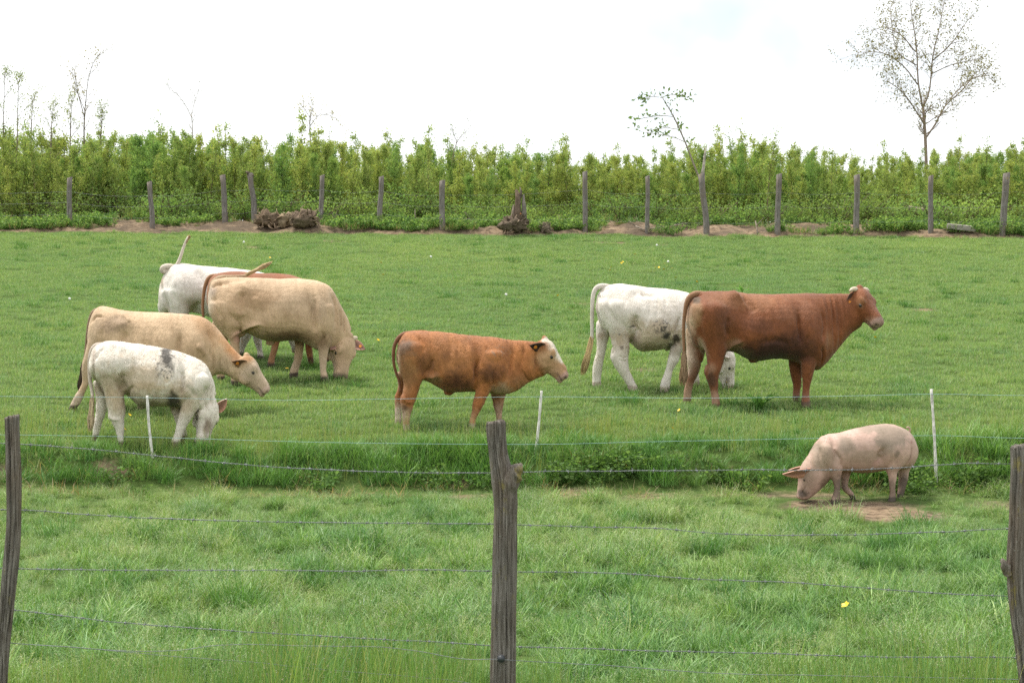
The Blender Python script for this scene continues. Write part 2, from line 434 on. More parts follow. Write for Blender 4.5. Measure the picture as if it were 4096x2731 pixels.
class Animal:
    def __init__(s, name, crop, anchor, yaw=0.0, voxel=0.011, smooth=5):
        s.name, s.crop, s.voxel, s.smooth = name, crop, voxel, smooth
        px, py = s.px(*anchor)
        s.base = ground_at(px, py)
        s.dir = np.array([math.cos(yaw), math.sin(yaw), 0]); s.nrm = np.array([-math.sin(yaw), math.cos(yaw), 0])
        s.v, s.f = [], []
        s.extra = []                      # (verts, faces, colours) joined in after smoothing
        s.parts = []                      # (name, mesh, location, rotation)
        s.heads = []
        s.m = s.base[1] / FPX / crop[2]   # metres per crop pixel
    def px(s, x, y): return s.crop[0] + x / s.crop[2], s.crop[1] + y / s.crop[2]
    def P(s, x, y, off=0.0):
        v = ray(*s.px(x, y))
        t = ((s.base - CAM) @ s.nrm + off) / (v @ s.nrm)
        return CAM + v * t
    def rings(s, R, n, close=True):
        b = len(s.v); k = len(R)
        for r in R: s.v += [tuple(p) for p in r]
        for i in range(k - 1):
            for j in range(n):
                j2 = (j + 1) % n
                s.f.append((b + i * n + j, b + i * n + j2, b + (i + 1) * n + j2, b + (i + 1) * n + j))
        s.f.append(tuple(b + j for j in range(n - 1, -1, -1)))
        s.f.append(tuple(b + (k - 1) * n + j for j in range(n)))
    def loft(s, sl, off=0.0, n=24, m=3, power=2.3, egg=0.0):
        S = catmull(sl, m)
        R = []
        for r in S:
            pt, pb = s.P(r[0], r[1], off), s.P(r[2], r[3], off)
            c, u = (pt + pb) / 2, (pt - pb) / 2
            ring = []
            for j in range(n):
                a = 2 * math.pi * j / n
                ca, sa = math.cos(a), math.sin(a)
                ce = math.copysign(abs(ca) ** (2 / power), ca); se = math.copysign(abs(sa) ** (2 / power), sa)
                ring.append(c + u * ce + s.nrm * (r[4] * se * (1 - egg * ca)))
            R.append(ring)
        s.rings(R, n)
    def torso(s, cols, egg=0.18): s.loft(cols, 0.0, 32, 3, 2.15, egg)
    def leg(s, rows, off, lat=1.0, hoof=True):
        rows = [r if len(r) == 4 else (*r, None) for r in rows]
        y, xl, xr, _ = rows[-1]
        # the foot reaches the ground under it
        p = s.P((xl + xr) / 2, y, off); g = float(zg(p[0], p[1]))
        dz = (p[2] - g) / s.m
        rows = rows[:-1] + [(y + dz + 0.012 / s.m, xl, xr, rows[-1][3])]
        sl = []
        for (y, xl, xr, h) in rows:
            half = (xr - xl) / 2 * s.m
            hw = h if h else lat * min(0.9 * half, 0.45 * half + 0.037)
            sl.append((xl, y, xr, y, hw))
        a, b, c, _, hw0 = sl[0]
        wd = c - a
        sl = [(a + .32 * wd, b - .26 * wd, c - .32 * wd, b - .26 * wd, .12 * hw0), (a + .12 * wd, b - .14 * wd, c - .12 * wd, b - .14 * wd, .55 * hw0)] + sl
        s.loft(sl, off, 16, 3, 2.1)
    def blob(s, x, y, off, rx, ry, rz, n=12):
        c = s.P(x, y, off)
        R = []
        for i in range(1, n):
            th = math.pi * i / n
            R.append([c + s.dir * rx * math.sin(th) * math.cos(2 * math.pi * j / 16) + s.nrm * ry * math.sin(th) * math.sin(2 * math.pi * j / 16)
                      + np.array([0, 0, rz * math.cos(th)]) for j in range(16)])
        s.rings(R, 16)
    def tail(s, pts, offs=0.0, sink=14):
        """pts: (x, y, half width px[, off])"""
        pts = [(p[0], p[1] + (sink * 1.8 if i == 0 else sink if i == 1 else 0), p[2] * (0.8 if i == 0 else 1), p[3] if len(p) > 3 else offs) for i, p in enumerate(pts)]
        P = catmull(pts, 4)
        mb = MB()
        mb.tube([s.P(p[0], p[1], p[3]) for p in P], [max(p[2] * s.m, 0.012) for p in P], 10)
        s.extra.append((np.array(mb.v), mb.f, 'tail'))
        s.tailpts = P
    def switch(s, a, b, w0, w1, color, n=130, off=-0.02, bend=0.0):
        """hair tuft at the end of the tail, from pixel a to pixel b"""
        A, B = s.P(*a, off), s.P(*b, off)
        mb = MB(); ax = unit(B - A); ln = np.linalg.norm(B - A)
        side = unit(np.cross(ax, s.nrm))
        r = np.random.default_rng(len(s.name) + int(a[0]))
        for i in range(n):
            an = r.uniform(0, 2 * math.pi); q = math.sqrt(r.uniform(0, 1))
            s0 = r.uniform(0, 0.35); l1 = s0 + (1 - s0) * r.uniform(0.55, 1.0)
            o0 = (math.cos(an) * side + math.sin(an) * s.nrm) * q
            pts = []
            for k in range(5):
                t = s0 + (l1 - s0) * k / 4
                wd = (w0 + (w1 - w0) * math.sin(min(t * 1.9, 1.75))) * s.m
                wave = side * 0.006 * math.sin(t * 11 + an) + side * bend * t * t * s.m
                pts.append(A + ax * ln * t + o0 * wd * (1 if k < 4 else 0.75) + wave)
            c = np.array(color) * r.uniform(0.6, 1.35)
            mb.tube(pts, [0.005, 0.006, 0.006, 0.005, 0.0015], 3, c, cap=False)
        s.parts.append(('tail_switch', mb.mesh('tail_switch', M_HAIR), None, None))
    def head(s, poll, fwd, up, length, ears=((1, None), (-1, None)), horns=(), tags=(), wide=1.0, off=0.0, earcol=None, deep=1.0):
        o = s.P(*poll, off); f = unit(fwd); u = np.asarray(up, float); u = unit(u - f * (u @ f)); l = np.cross(f, u)
        H = dict(o=o, f=f, u=u, l=l, L=length)
        def hp(a, p, q): return o + length * (f * a - u * p + l * q)
        H['hp'] = hp
        S = catmull(HEAD, 3); R = []
        for a, t, b, hw in S:
            c, hh = hp(a, t + (b - t) * deep / 2 * 1.0, 0), (b - t) / 2 * length * deep
            ring = []
            for j in range(24):
                an = 2 * math.pi * j / 24; ca, sa = math.cos(an), math.sin(an)
                ce = math.copysign(abs(ca) ** 0.85, ca); se = math.copysign(abs(sa) ** 0.85, sa)
                ring.append(c + u * hh * ce + l * hw * wide * length * se * (1 + 0.16 * ca))
            R.append(ring)
        s.rings(R, 24)
        def hb(a, p, q, r):   # bump on the head
            c = hp(a, p, q); R = []
            for i in range(1, 10):
                th = math.pi * i / 10
                R.append([c + length * (f * r[0] * math.sin(th) * math.cos(2 * math.pi * j / 14) + l * r[2] * math.sin(th) * math.sin(2 * math.pi * j / 14) + u * r[1] * math.cos(th)) for j in range(14)])
            s.rings(R, 14)
        for sg in (1, -1):
            hb(.36, .02, sg * .185 * wide, (.12, .085, .055))         # brow
            hb(.93, .10, sg * .09, (.085, .10, .075))                  # nostril wings
            hb(.42, .34, sg * .17 * wide, (.16, .15, .06))             # cheek
            me = sphere_mesh('eye', 0.038 * length, M_EYE)
            s.parts.append(('eye', me, hp(.44, .10, sg * .208 * wide), None))
        hb(.0, .0, 0, (.09, .07, .10)); hb(.95, .25, 0, (.09, .06, .10))   # poll, chin
        for k, (sg, d, *fo) in enumerate(ears):
            root = hp(.13, .13, sg * .17 * wide)
            dv = unit(l * sg * 0.8 - f * 0.35 - u * 0.25) if d is None else unit(d)
            fc = unit(fo[0]) if fo else unit(f * 0.8 - u * .3 + l * sg * .2)
            s.ear(root, dv, fc, (0.36 if fo else 0.40) * length, (0.125 if fo else 0.115) * length)
            if k in tags:
                fc = unit(fc - dv * (fc @ dv)); c = root + dv * 0.2 * length + fc * 0.012; sd = np.cross(dv, fc); mb = MB(); r = .017
                v = [c + r * (dv * x + sd * y) + fc * z for z in (-.003, .003) for x, y in ((-1, -1), (1, -1), (1, .6), (.4, 1.2), (-.4, 1.2), (-1, .6))]
                mb.addm(v, [(5, 4, 3, 2, 1, 0), (6, 7, 8, 9, 10, 11)] + [(i, (i + 1) % 6, (i + 1) % 6 + 6, i + 6) for i in range(6)])
                s.parts.append(('ear_tag', mb.mesh('ear_tag', M_TAG, False), None, None))
        for sg, d, ln in horns:
            root = hp(.02, .03, sg * .15 * wide); pts = [root + 0.0 * f]
            dv = unit(d); bend = unit(f * 0.7 - u * .6)
            pts = [root + dv * ln * t + bend * ln * 0.45 * t * t for t in np.linspace(-.2, 1, 7)]
            mb = MB(); mb.tube(pts, [.034, .034, .032, .029, .025, .02, .013], 12, (1, 1, 1))
            s.parts.append(('horn', mb.mesh('horn', M_HORN), None, None))
        s.heads.append(H)
    def ear(s, root, d, face, ln, wd, cup=0.35, kind='ear'):
        """leaf-shaped cupped ear; face: the way its opening looks"""
        d = unit(d); face = unit(np.asarray(face) - d * (np.asarray(face) @ d)); sd = np.cross(d, face)
        nu, nv = 9, 7; v, f = [], []
        for layer in (0, 1):
            for i in range(nu):
                t = i / (nu - 1)
                wv = wd * (math.sin(math.pi * min(1, (t * 0.86 + 0.14)) ** 0.85) ** 0.8) if t < 1 else 0.004
                for j in range(nv):
                    q = j / (nv - 1) * 2 - 1
                    p = root + d * ln * (t - 0.1) + sd * wv * q + face * (cup * wv * q * q) - face * (0.012 if layer else 0.0) - face * 0.12 * ln * t * t
                    v.append(p)
        M = nu * nv
        for i in range(nu - 1):
            for j in range(nv - 1):
                a = i * nv + j
                f.append((a, a + 1, a + nv + 1, a + nv)); f.append((M + a, M + a + nv, M + a + nv + 1, M + a + 1))
        for i in range(nu - 1):
            for j in (0, nv - 1):
                a = i * nv + j
                f.append((a, a + nv, M + a + nv, M + a))
        s.extra.append((np.array(v), f, kind))
    def finish(s, base, label, cat, patches=(), bumps=(), hoof=(0.05, 0.04, 0.03), muzzle=(0.62, 0.46, 0.38), earin=(0.5, 0.3, 0.24),
               tailcol=None, folds=(), mat=None, fur=9000, furlen=0.022, eyering=None, hoofh=0.07, group=None, blaze=None, face=None, mottle=0.10, mtint=(1.0, 0.97, 0.92), rough=.003):
        mat = mat or M_FUR
        me = bpy.data.meshes.new('tmp'); me.from_pydata(s.v, [], s.f)
        bm = bmesh.new(); bm.from_mesh(me); bmesh.ops.recalc_face_normals(bm, faces=bm.faces); bm.to_mesh(me); bm.free()
        ob = bpy.data.objects.new('tmp', me); col.objects.link(ob)
        md = ob.modifiers.new('r', 'REMESH'); md.mode = 'VOXEL'; md.voxel_size = s.voxel
        sm = ob.modifiers.new('s', 'SMOOTH'); sm.factor = 0.5; sm.iterations = s.smooth
        dg = bpy.context.evaluated_depsgraph_get(); dg.update()
        ev = ob.evaluated_get(dg).to_mesh()
        nv = len(ev.vertices)
        V = np.empty(nv * 3); ev.vertices.foreach_get('co', V); V = V.reshape(-1, 3)
        NR = np.empty(nv * 3); ev.vertices.foreach_get('normal', NR); NR = NR.reshape(-1, 3)
        F = [tuple(p.vertices) for p in ev.polygons]
        ob.evaluated_get(dg).to_mesh_clear()
        bpy.data.objects.remove(ob); bpy.data.meshes.remove(me)
        loc = V - s.base
        U, Wv = loc @ s.dir, loc[:, 2]; off = loc @ s.nrm
        def lc(x, y, o=0.0):
            p = s.P(x, y, o) - s.base; return p @ s.dir, p[2]
        sgo = np.sign(off) * 4
        keepoff = sstep(.25, .5, V[:, 2] - zg(V[:, 0], V[:, 1]))
        V = V + NR * ((.007 * fbm(U * 5, Wv * 4, sgo, seed=35) * keepoff + rough * fbm(U * 24 + Wv * 8, Wv * 13, sgo, seed=36))[:, None])
        for (x, y, rx, ry, amp, *sd) in bumps:
            cu, cw = lc(x, y, -0.2)
            k = np.exp(-((U - cu) / (rx * s.m)) ** 2 - ((Wv - cw) / (ry * s.m)) ** 2) * sstep(0.02, 0.1, np.abs(off))
            V = V + NR * (1.7 * amp * k)[:, None]
        for line, wd, amp in folds:
            L2 = np.array([lc(x, y, -0.2) for x, y in catmull(line, 6)])
            d2 = np.full(nv, 1e9); tt = np.zeros(nv)
            for i in range(len(L2) - 1):
                a, b = L2[i], L2[i + 1]; ab = b - a
                t = np.clip(((U - a[0]) * ab[0] + (Wv - a[1]) * ab[1]) / (ab @ ab + 1e-12), 0, 1)
                dd = (U - a[0] - t * ab[0]) ** 2 + (Wv - a[1] - t * ab[1]) ** 2
                k = dd < d2; d2 = np.where(k, dd, d2); tt = np.where(k, (i + t) / (len(L2) - 1), tt)
            k = np.exp(-d2 / (wd * s.m) ** 2) * np.clip(np.sin(np.pi * np.clip(tt, .04, .96)) * 1.6, 0, 1) * sstep(0.01, 0.06, np.abs(off))
            V = V + NR * (1.5 * amp * k)[:, None]
        C = np.repeat(np.array(base, float)[None], nv, 0)
        nzA = fbm(U * 5, Wv * 5, off * 5, seed=31); nzB = fbm(U * 16, Wv * 16, off * 16, seed=32)
        nzC = fbm(U * 45, Wv * 45, off * 45, seed=33)
        for pt in patches:  # dark belly patches blend darker coat with underside shade put into the colour
            x, y, rx, ry, c, st = pt[:6]
            opt = pt[6] if len(pt) > 6 else {}
            o = opt.get('off', -0.2)
            cu, cw = lc(x, y, o)
            du, dw = (U - cu) / (rx * s.m), (Wv - cw) / (ry * s.m)
            if 'tilt' in opt:
                a = math.radians(opt['tilt']); du, dw = (((U - cu) * math.cos(a) + (Wv - cw) * math.sin(a)) / (rx * s.m), (-(U - cu) * math.sin(a) + (Wv - cw) * math.cos(a)) / (ry * s.m))
            r = np.sqrt(du ** 2 + dw ** 2)
            rag = opt.get('rag', 0.25)
            k = 1 - sstep(opt.get('in', 0.12 if rag <= 0.3 else 0.4), 1.2, r + rag * nzA + rag * nzB * 0.8 + rag * nzC * 0.6)
            if opt.get('side') == 'near': k = k * (1 - sstep(-0.02, 0.06, off))
            if opt.get('side') == 'far': k = k * sstep(-0.04, 0.02, off)
            if 'speck' in opt: k = k * sstep(opt['speck'], opt['speck'] + 0.25, nzC + 0.5 * nzB)
            C = C + (np.array(c) - C) * (st * k)[:, None]
        sg = np.sign(off)
        m1 = fbm(U * 7 + 3, Wv * 5, sg * 3, seed=41, oct=3); m2 = fbm(U * 26 + Wv * 6, Wv * 9, sg * 5, seed=42, oct=3)
        mm = mottle * (0.8 * m1 + 0.75 * m2)
        C = C * (1 + mm)[:, None] * np.where(mm[:, None] < 0, np.array(mtint)[None] ** np.clip(-mm[:, None] * 6, 0, 1), 1.0)
        gz = zg(V[:, 0], V[:, 1])
        k = 1 - sstep(hoofh * 0.75, hoofh * 1.2, V[:, 2] - gz + 0.01 * nzB)
        hd = np.zeros(nv, bool)
        for H in s.heads:
            q = (V - H['o']) / H['L']; a, p, l = q @ H['f'], -(q @ H['u']), q @ H['l']
            inh = (a > -0.1) & (a < 1.15) & (np.abs(l) < 0.36) & (p > -0.25) & (p < 0.7)
            hd |= inh & (a > 0.5)
            if face is not None:
                C = C + (np.array(face) - C) * (0.85 * sstep(.12, .34, a + .06 * nzA) * (1 - sstep(.30, .50, p)) * inh)[:, None]
            if blaze is not None:
                kk = (1 - sstep(.15, .22, np.abs(l) + .03 * nzB + .10 * sstep(.45, .8, a))) * (1 - sstep(.05, .12, p)) * sstep(-.06, .0, a) * (1 - sstep(.62, .74, a)) * inh
                C = C + (np.array(blaze) - C) * kk[:, None]
            if muzzle is not None:
                kk = sstep(.84, .93, a + 0.03 * nzA) * inh
                C = C + (np.array(muzzle) - C) * (0.85 * kk)[:, None]
            for sg in (1, -1):
                r = np.sqrt(((a - .965) / .04) ** 2 + ((p - .10) / .045) ** 2 + ((l - sg * .105) / .05) ** 2)
                C = C + (np.array((0.04, 0.02, 0.018)) - C) * ((1 - sstep(.6, 1.2, r)) * inh)[:, None]
                if eyering is not None:
                    r = np.sqrt(((a - .44) / .085) ** 2 + ((p - .10) / .07) ** 2 + ((l - sg * .22) / .12) ** 2)
                    C = C + (np.array(eyering) - C) * (0.7 * (1 - sstep(.5, 1.2, r)) * inh)[:, None]
                r = np.sqrt(((a - .44) / .05) ** 2 + ((p - .10) / .038) ** 2 + ((l - sg * .22) / .12) ** 2)
                C = C + (np.array((0.03, 0.02, 0.015)) - C) * (0.85 * (1 - sstep(.6, 1.15, r)) * inh)[:, None]
            kk = np.exp(-((p - .20 - 0.03 * (a < .8)) / .02) ** 2) * sstep(.74, .80, a) * inh   # mouth line
            C = C + (np.array((0.06, 0.035, 0.03)) - C) * (0.7 * kk)[:, None]
        C = C + (np.array(hoof) - C) * (k * ~hd)[:, None]
        C = np.clip(C * 0.75, 0.004, 0.80)
        V0, C0 = V, C
        V = list(map(tuple, V)); C = list(map(tuple, C)); F = list(F)
        for ve, fe, kd in s.extra:
            b = len(V)
            V += list(map(tuple, ve)); F += [tuple(i + b for i in q) for q in fe]
            if kd == 'ear':
                h = len(ve) // 2
                cs = np.repeat(np.array(base, float)[None], len(ve), 0)
                jj = np.abs((np.arange(len(ve)) % 7) - 3) / 3.0
                cs *= 0.78; cs[:h] = 0.78 * np.array(earin)[None] * (0.45 + 0.75 * jj[:h, None] ** 2)
            else:
                cs = 0.78 * np.repeat(np.array(tailcol if tailcol is not None else base, float)[None], len(ve), 0)
            C += list(map(tuple, cs))
        V = np.array(V) - s.base
        mesh = mesh_from(s.name, V, F, mat, True, np.array(C))
        o = add(s.name, mesh, loc=s.base)
        tag(o, label, cat, group)
        for nm, pm, pl, pr in s.parts:
            c = add(nm, pm, parent=o)
            if pl is None:
                c.location = tuple(-s.base)      # built in world coordinates
            else:
                c.location = tuple(np.asarray(pl) - s.base)
        if fur:
            r = np.random.default_rng(5)
            fur = int(fur * .55)
            ii = r.integers(0, nv, fur)
            p = V0[ii] - s.base; nn = NR[ii]; cc = C0[ii]
            above = (V0[ii][:, 2] - gz[ii]) > hoofh * 1.1
            flow = -s.dir * 0.35 * np.sign(s.heads[0]['o'] @ s.dir - s.base @ s.dir) - np.array([0, 0, 0.8])
            fl = flow[None] + r.normal(0, 0.45, (fur, 3))
            fl = fl - nn * (fl * nn).sum(1)[:, None]; fl /= np.linalg.norm(fl, axis=1)[:, None] + 1e-9
            tip = fl * 0.93 + nn * r.uniform(0.04, 0.34, (fur, 1)); tip /= np.linalg.norm(tip, axis=1)[:, None]
            wd = np.cross(nn, fl); lnn = furlen * r.uniform(0.6, 1.4, (fur, 1)); hw = 0.0035
            p = p + r.normal(0, 0.004, (fur, 3)) * (1 - np.abs(nn))
            A, B, T = p - wd * hw - nn * .003, p + wd * hw - nn * .003, p + tip * lnn
            keep = np.nonzero(above)[0]
            A, B, T, cc = A[keep], B[keep], T[keep], cc[keep]
            n = len(keep)
            vv = np.stack([A, B, T], 1).reshape(-1, 3)
            fc = np.arange(3 * n).reshape(-1, 3)
            cj = np.repeat(cc * r.uniform(0.96, 1.06, (n, 1)), 3, 0)
            fm = mesh_from('coat', vv, fc.tolist(), mat, False, np.clip(cj, 0, 0.95))
            c = add('coat', fm, parent=o); tag(c, kind='stuff')
        return o

_sph = {}
def sphere_mesh(name, r, mat):
    bm = bmesh.new(); bmesh.ops.create_uvsphere(bm, u_segments=12, v_segments=8, radius=r)
    me = bpy.data.meshes.new(name); bm.to_mesh(me); bm.free()
    me.polygons.foreach_set('use_smooth', np.ones(len(me.polygons), bool)); me.materials.append(mat)
    return me

WHITE, CREAM, TAN, RUST, BROWN = (0.98, 0.905, 0.80), (0.62, 0.45, 0.29), (0.50, 0.31, 0.17), (0.33, 0.115, 0.04), (0.265, 0.085, 0.026)
PALE = (0.66, 0.50, 0.37); DUNG = (0.055, 0.048, 0.038); YELLOWED = (0.58, 0.42, 0.24)

def cow_white_front():
    s = Animal('cow', (250, 1200, 2.6133), (700, 1500), math.radians(3))
    s.torso([(296, 580, 290, 740, .09), (345, 482, 330, 830, .2), (440, 434, 450, 900, .26), (560, 430, 560, 930, .285), (700, 445, 690, 1010, .31),
             (850, 465, 810, 1108, .335), (1000, 490, 960, 1112, .345), (1150, 522, 1130, 1110, .335), (1280, 565, 1250, 1120, .31), (1400, 605, 1360, 1120, .28),
             (1490, 665, 1430, 1150, .235), (1548, 770, 1450, 1200, .18), (1585, 880, 1450, 1230, .145), (1605, 980, 1450, 1240, .12)])
    s.leg([(640, 330, 690), (740, 345, 690), (850, 395, 690), (960, 435, 665), (1060, 452, 655), (1150, 470, 658), (1230, 490, 648), (1300, 525, 648), (1380, 558, 642), (1480, 590, 640)], -.15)
    s.leg([(860, 320, 480), (1000, 340, 475), (1100, 348, 470), (1200, 345, 450), (1300, 325, 410), (1400, 310, 385), (1490, 290, 355)], .14)
    s.leg([(820, 1290, 1530), (900, 1280, 1530), (1000, 1262, 1470), (1100, 1238, 1430), (1200, 1210, 1372), (1300, 1192, 1312), (1380, 1172, 1268), (1450, 1148, 1240), (1545, 1138, 1225)], -.17)
    s.leg([(1050, 1115, 1270), (1120, 1120, 1250), (1200, 1150, 1262), (1300, 1190, 1290), (1400, 1215, 1303), (1510, 1222, 1318)], .15)
    s.tail([(450, 440, 30), (350, 468, 32), (300, 560, 27), (284, 700, 23), (290, 850, 20, -.02), (310, 960, 18, -.05), (316, 1050, 16, -.08)])
    s.switch((312, 1000), (285, 1380), 14, 34, (0.55, 0.42, 0.27), off=-.09)
    s.head((1565, 1050), (-.16, -.30, -1), (.45, -.9, .1), .50, ears=((-1, (.8, -.1, .65), (.55, -1, -.5)), (1, (-.75, -.35, -.35), (.2, -1, .1))), off=-.06)
    s.blob(830, 1112, 0, .05, .04, .03)
    return s.finish(WHITE, 'white heifer with a black smear over its ribs, grazing beside a white stake', 'cow',
        patches=[(700, 880, 460, 230, YELLOWED, .6, dict(rag=.5)), (640, 900, 110, 150, (.30, .22, .13), .55), (560, 1080, 140, 200, YELLOWED, .65), (950, 1100, 460, 110, (.34, .25, .16), .8),
                 (1250, 1050, 320, 240, YELLOWED, .6), (900, 900, 260, 60, YELLOWED, .5),
                 (1095, 580, 75, 135, DUNG, .95, dict(rag=.5, tilt=14)), (1090, 740, 90, 120, DUNG, .8, dict(rag=.7, speck=-.15, side='near')), (1000, 650, 80, 60, DUNG, .7, dict(rag=.7, speck=.0, side='near')),
                 (1150, 1060, 100, 95, DUNG, .9, dict(rag=.6)), (1500, 1320, 70, 150, (.25, .17, .10), .8, dict(rag=.5, off=-.3)), (330, 620, 25, 170, (.33, .2, .12), .5)],
        bumps=[(680, 800, 120, 160, -.03), (560, 650, 170, 140, .02), (1270, 800, 60, 240, -.025), (1390, 900, 110, 160, .02), (520, 470, 70, 40, .015)],
        folds=[([(650, 760), (605, 850), (655, 960)], 28, -.026), ([(330, 690), (330, 850), (420, 990)], 15, -.02), ([(1265, 690), (1275, 850), (1255, 1010)], 22, -.026), ([(1500, 880), (1480, 980), (1440, 1080)], 20, -.02), ([(1190, 620), (1180, 780), (1190, 940)], 14, -.008), ([(1230, 660), (1225, 800), (1225, 940)], 12, -.008), ([(1520, 900), (1500, 1040), (1490, 1160)], 11, -.014), ([(1556, 900), (1550, 1000), (1545, 1120)], 11, -.014), ([(1300, 880), (1360, 960), (1400, 1000)], 18, -.012), ([(660, 1040), (690, 960), (760, 900)], 18, -.016), ([(480, 1190), (520, 1240), (600, 1250)], 14, .012), ([(430, 500), (380, 560), (350, 640)], 16, -.014), ([(600, 520), (680, 600), (700, 700)], 40, -.014)], rough=.006, mottle=.09, mtint=(.96, .90, .80), hoof=(.25, .19, .13), earin=(.70, .36, .26), tailcol=(.64, .55, .46), eyering=(.5, .4, .3), fur=16000, furlen=.027)

def cow_tan_reaching():
    s = Animal('cow', (250, 1200, 2.6133), (900, 1150), math.radians(-2))
    s.torso([(285, 260, 270, 450, .09), (325, 135, 320, 600, .2), (392, 68, 410, 720, .26), (510, 80, 530, 760, .28), (680, 115, 680, 800, .31), (850, 123, 850, 860, .335),
             (1050, 128, 1050, 880, .345), (1200, 140, 1200, 870, .325), (1350, 154, 1330, 860, .30), (1480, 185, 1430, 850, .265), (1590, 262, 1520, 822, .21),
             (1680, 372, 1610, 780, .16), (1760, 478, 1690, 775, .13), (1840, 560, 1765, 815, .11), (1905, 615, 1830, 850, .09)], egg=.16)
    s.leg([(420, 265, 560), (560, 235, 500), (680, 205, 370), (780, 205, 320), (850, 208, 285), (920, 180, 255), (1000, 128, 222), (1080, 88, 185), (1140, 62, 140), (1180, 52, 112)], -.14)
    s.leg([(600, 300, 600), (750, 340, 520), (850, 355, 470), (950, 360, 450), (1050, 370, 440), (1170, 370, 450)], .14)
    s.leg([(480, 1230, 1530), (650, 1240, 1500), (800, 1260, 1450), (900, 1275, 1400), (1000, 1285, 1385), (1080, 1295, 1375), (1150, 1290, 1380)], -.16)
    s.leg([(800, 1290, 1450), (900, 1305, 1400), (1000, 1315, 1395), (1080, 1320, 1390), (1150, 1315, 1395)], .15)
    s.tail([(420, 75, 28), (335, 112, 32), (285, 230, 24), (258, 380, 17), (243, 520, 14), (226, 630, 14), (195, 715, 15)], -.03)
    s.switch((222, 640), (165, 1000), 12, 34, (.075, .055, .035), off=-.05, bend=20)
    s.head((1928, 580), (.58, 0, -.81), (.81, 0, .58), .49, ears=((1, (-.80, -.5, .02), (-.3, -.8, -.45)), (-1, (-.3, .9, .1))), tags=(0,))
    return s.finish((.745, .535, .335), 'tan cow stretching its lowered head out behind the white heifer', 'cow',
        patches=[(1500, 260, 420, 130, (.58, .30, .12), .55, dict(tilt=-50)), (1760, 520, 200, 70, (.62, .27, .08), .8, dict(tilt=-50)), (1930, 600, 90, 70, (.55, .25, .08), .7),
                 (560, 260, 170, 100, (.24, .17, .11), .55, dict(rag=.5)), (360, 250, 90, 130, (.40, .30, .2), .5), (330, 700, 200, 300, (.5, .4, .28), .5), (1400, 520, 180, 120, (.40, .26, .14), .5),
                 (1640, 700, 200, 160, (.66, .5, .35), .6), (2000, 800, 170, 170, (.64, .49, .35), .75), (150, 1050, 130, 160, (.7, .58, .47), .8), (1060, 800, 600, 90, (.44, .29, .17), .5)],
        bumps=[(640, 260, 90, 60, .02), (700, 420, 120, 170, -.02), (1250, 500, 70, 220, -.02), (1400, 500, 130, 170, .02), (420, 350, 100, 160, .02)],
        folds=[([(690, 320), (640, 430), (620, 540)], 32, -.02), ([(600, 140), (660, 180), (720, 240)], 22, .016), ([(1245, 360), (1230, 500), (1240, 640)], 22, -.024), ([(1500, 290), (1560, 470), (1540, 640)], 22, -.018), ([(300, 240), (350, 170), (430, 190)], 13, -.02), ([(1640, 580), (1635, 680), (1640, 760)], 11, -.014), ([(1570, 560), (1575, 650), (1560, 760)], 12, -.014), ([(1700, 600), (1710, 700), (1720, 770)], 9, -.009), ([(440, 300), (420, 430), (470, 560)], 26, -.014), ([(900, 250), (880, 450), (860, 650)], 20, -.003), ([(980, 250), (960, 450), (940, 650)], 20, -.003), ([(1400, 480), (1460, 520), (1500, 600)], 26, .014)], mottle=.14, face=(.70, .54, .39), hoof=(.13, .10, .07), muzzle=(.70, .50, .40), earin=(.40, .2, .1), tailcol=(.30, .2, .12), eyering=(.68, .56, .43), fur=14000, furlen=.016)

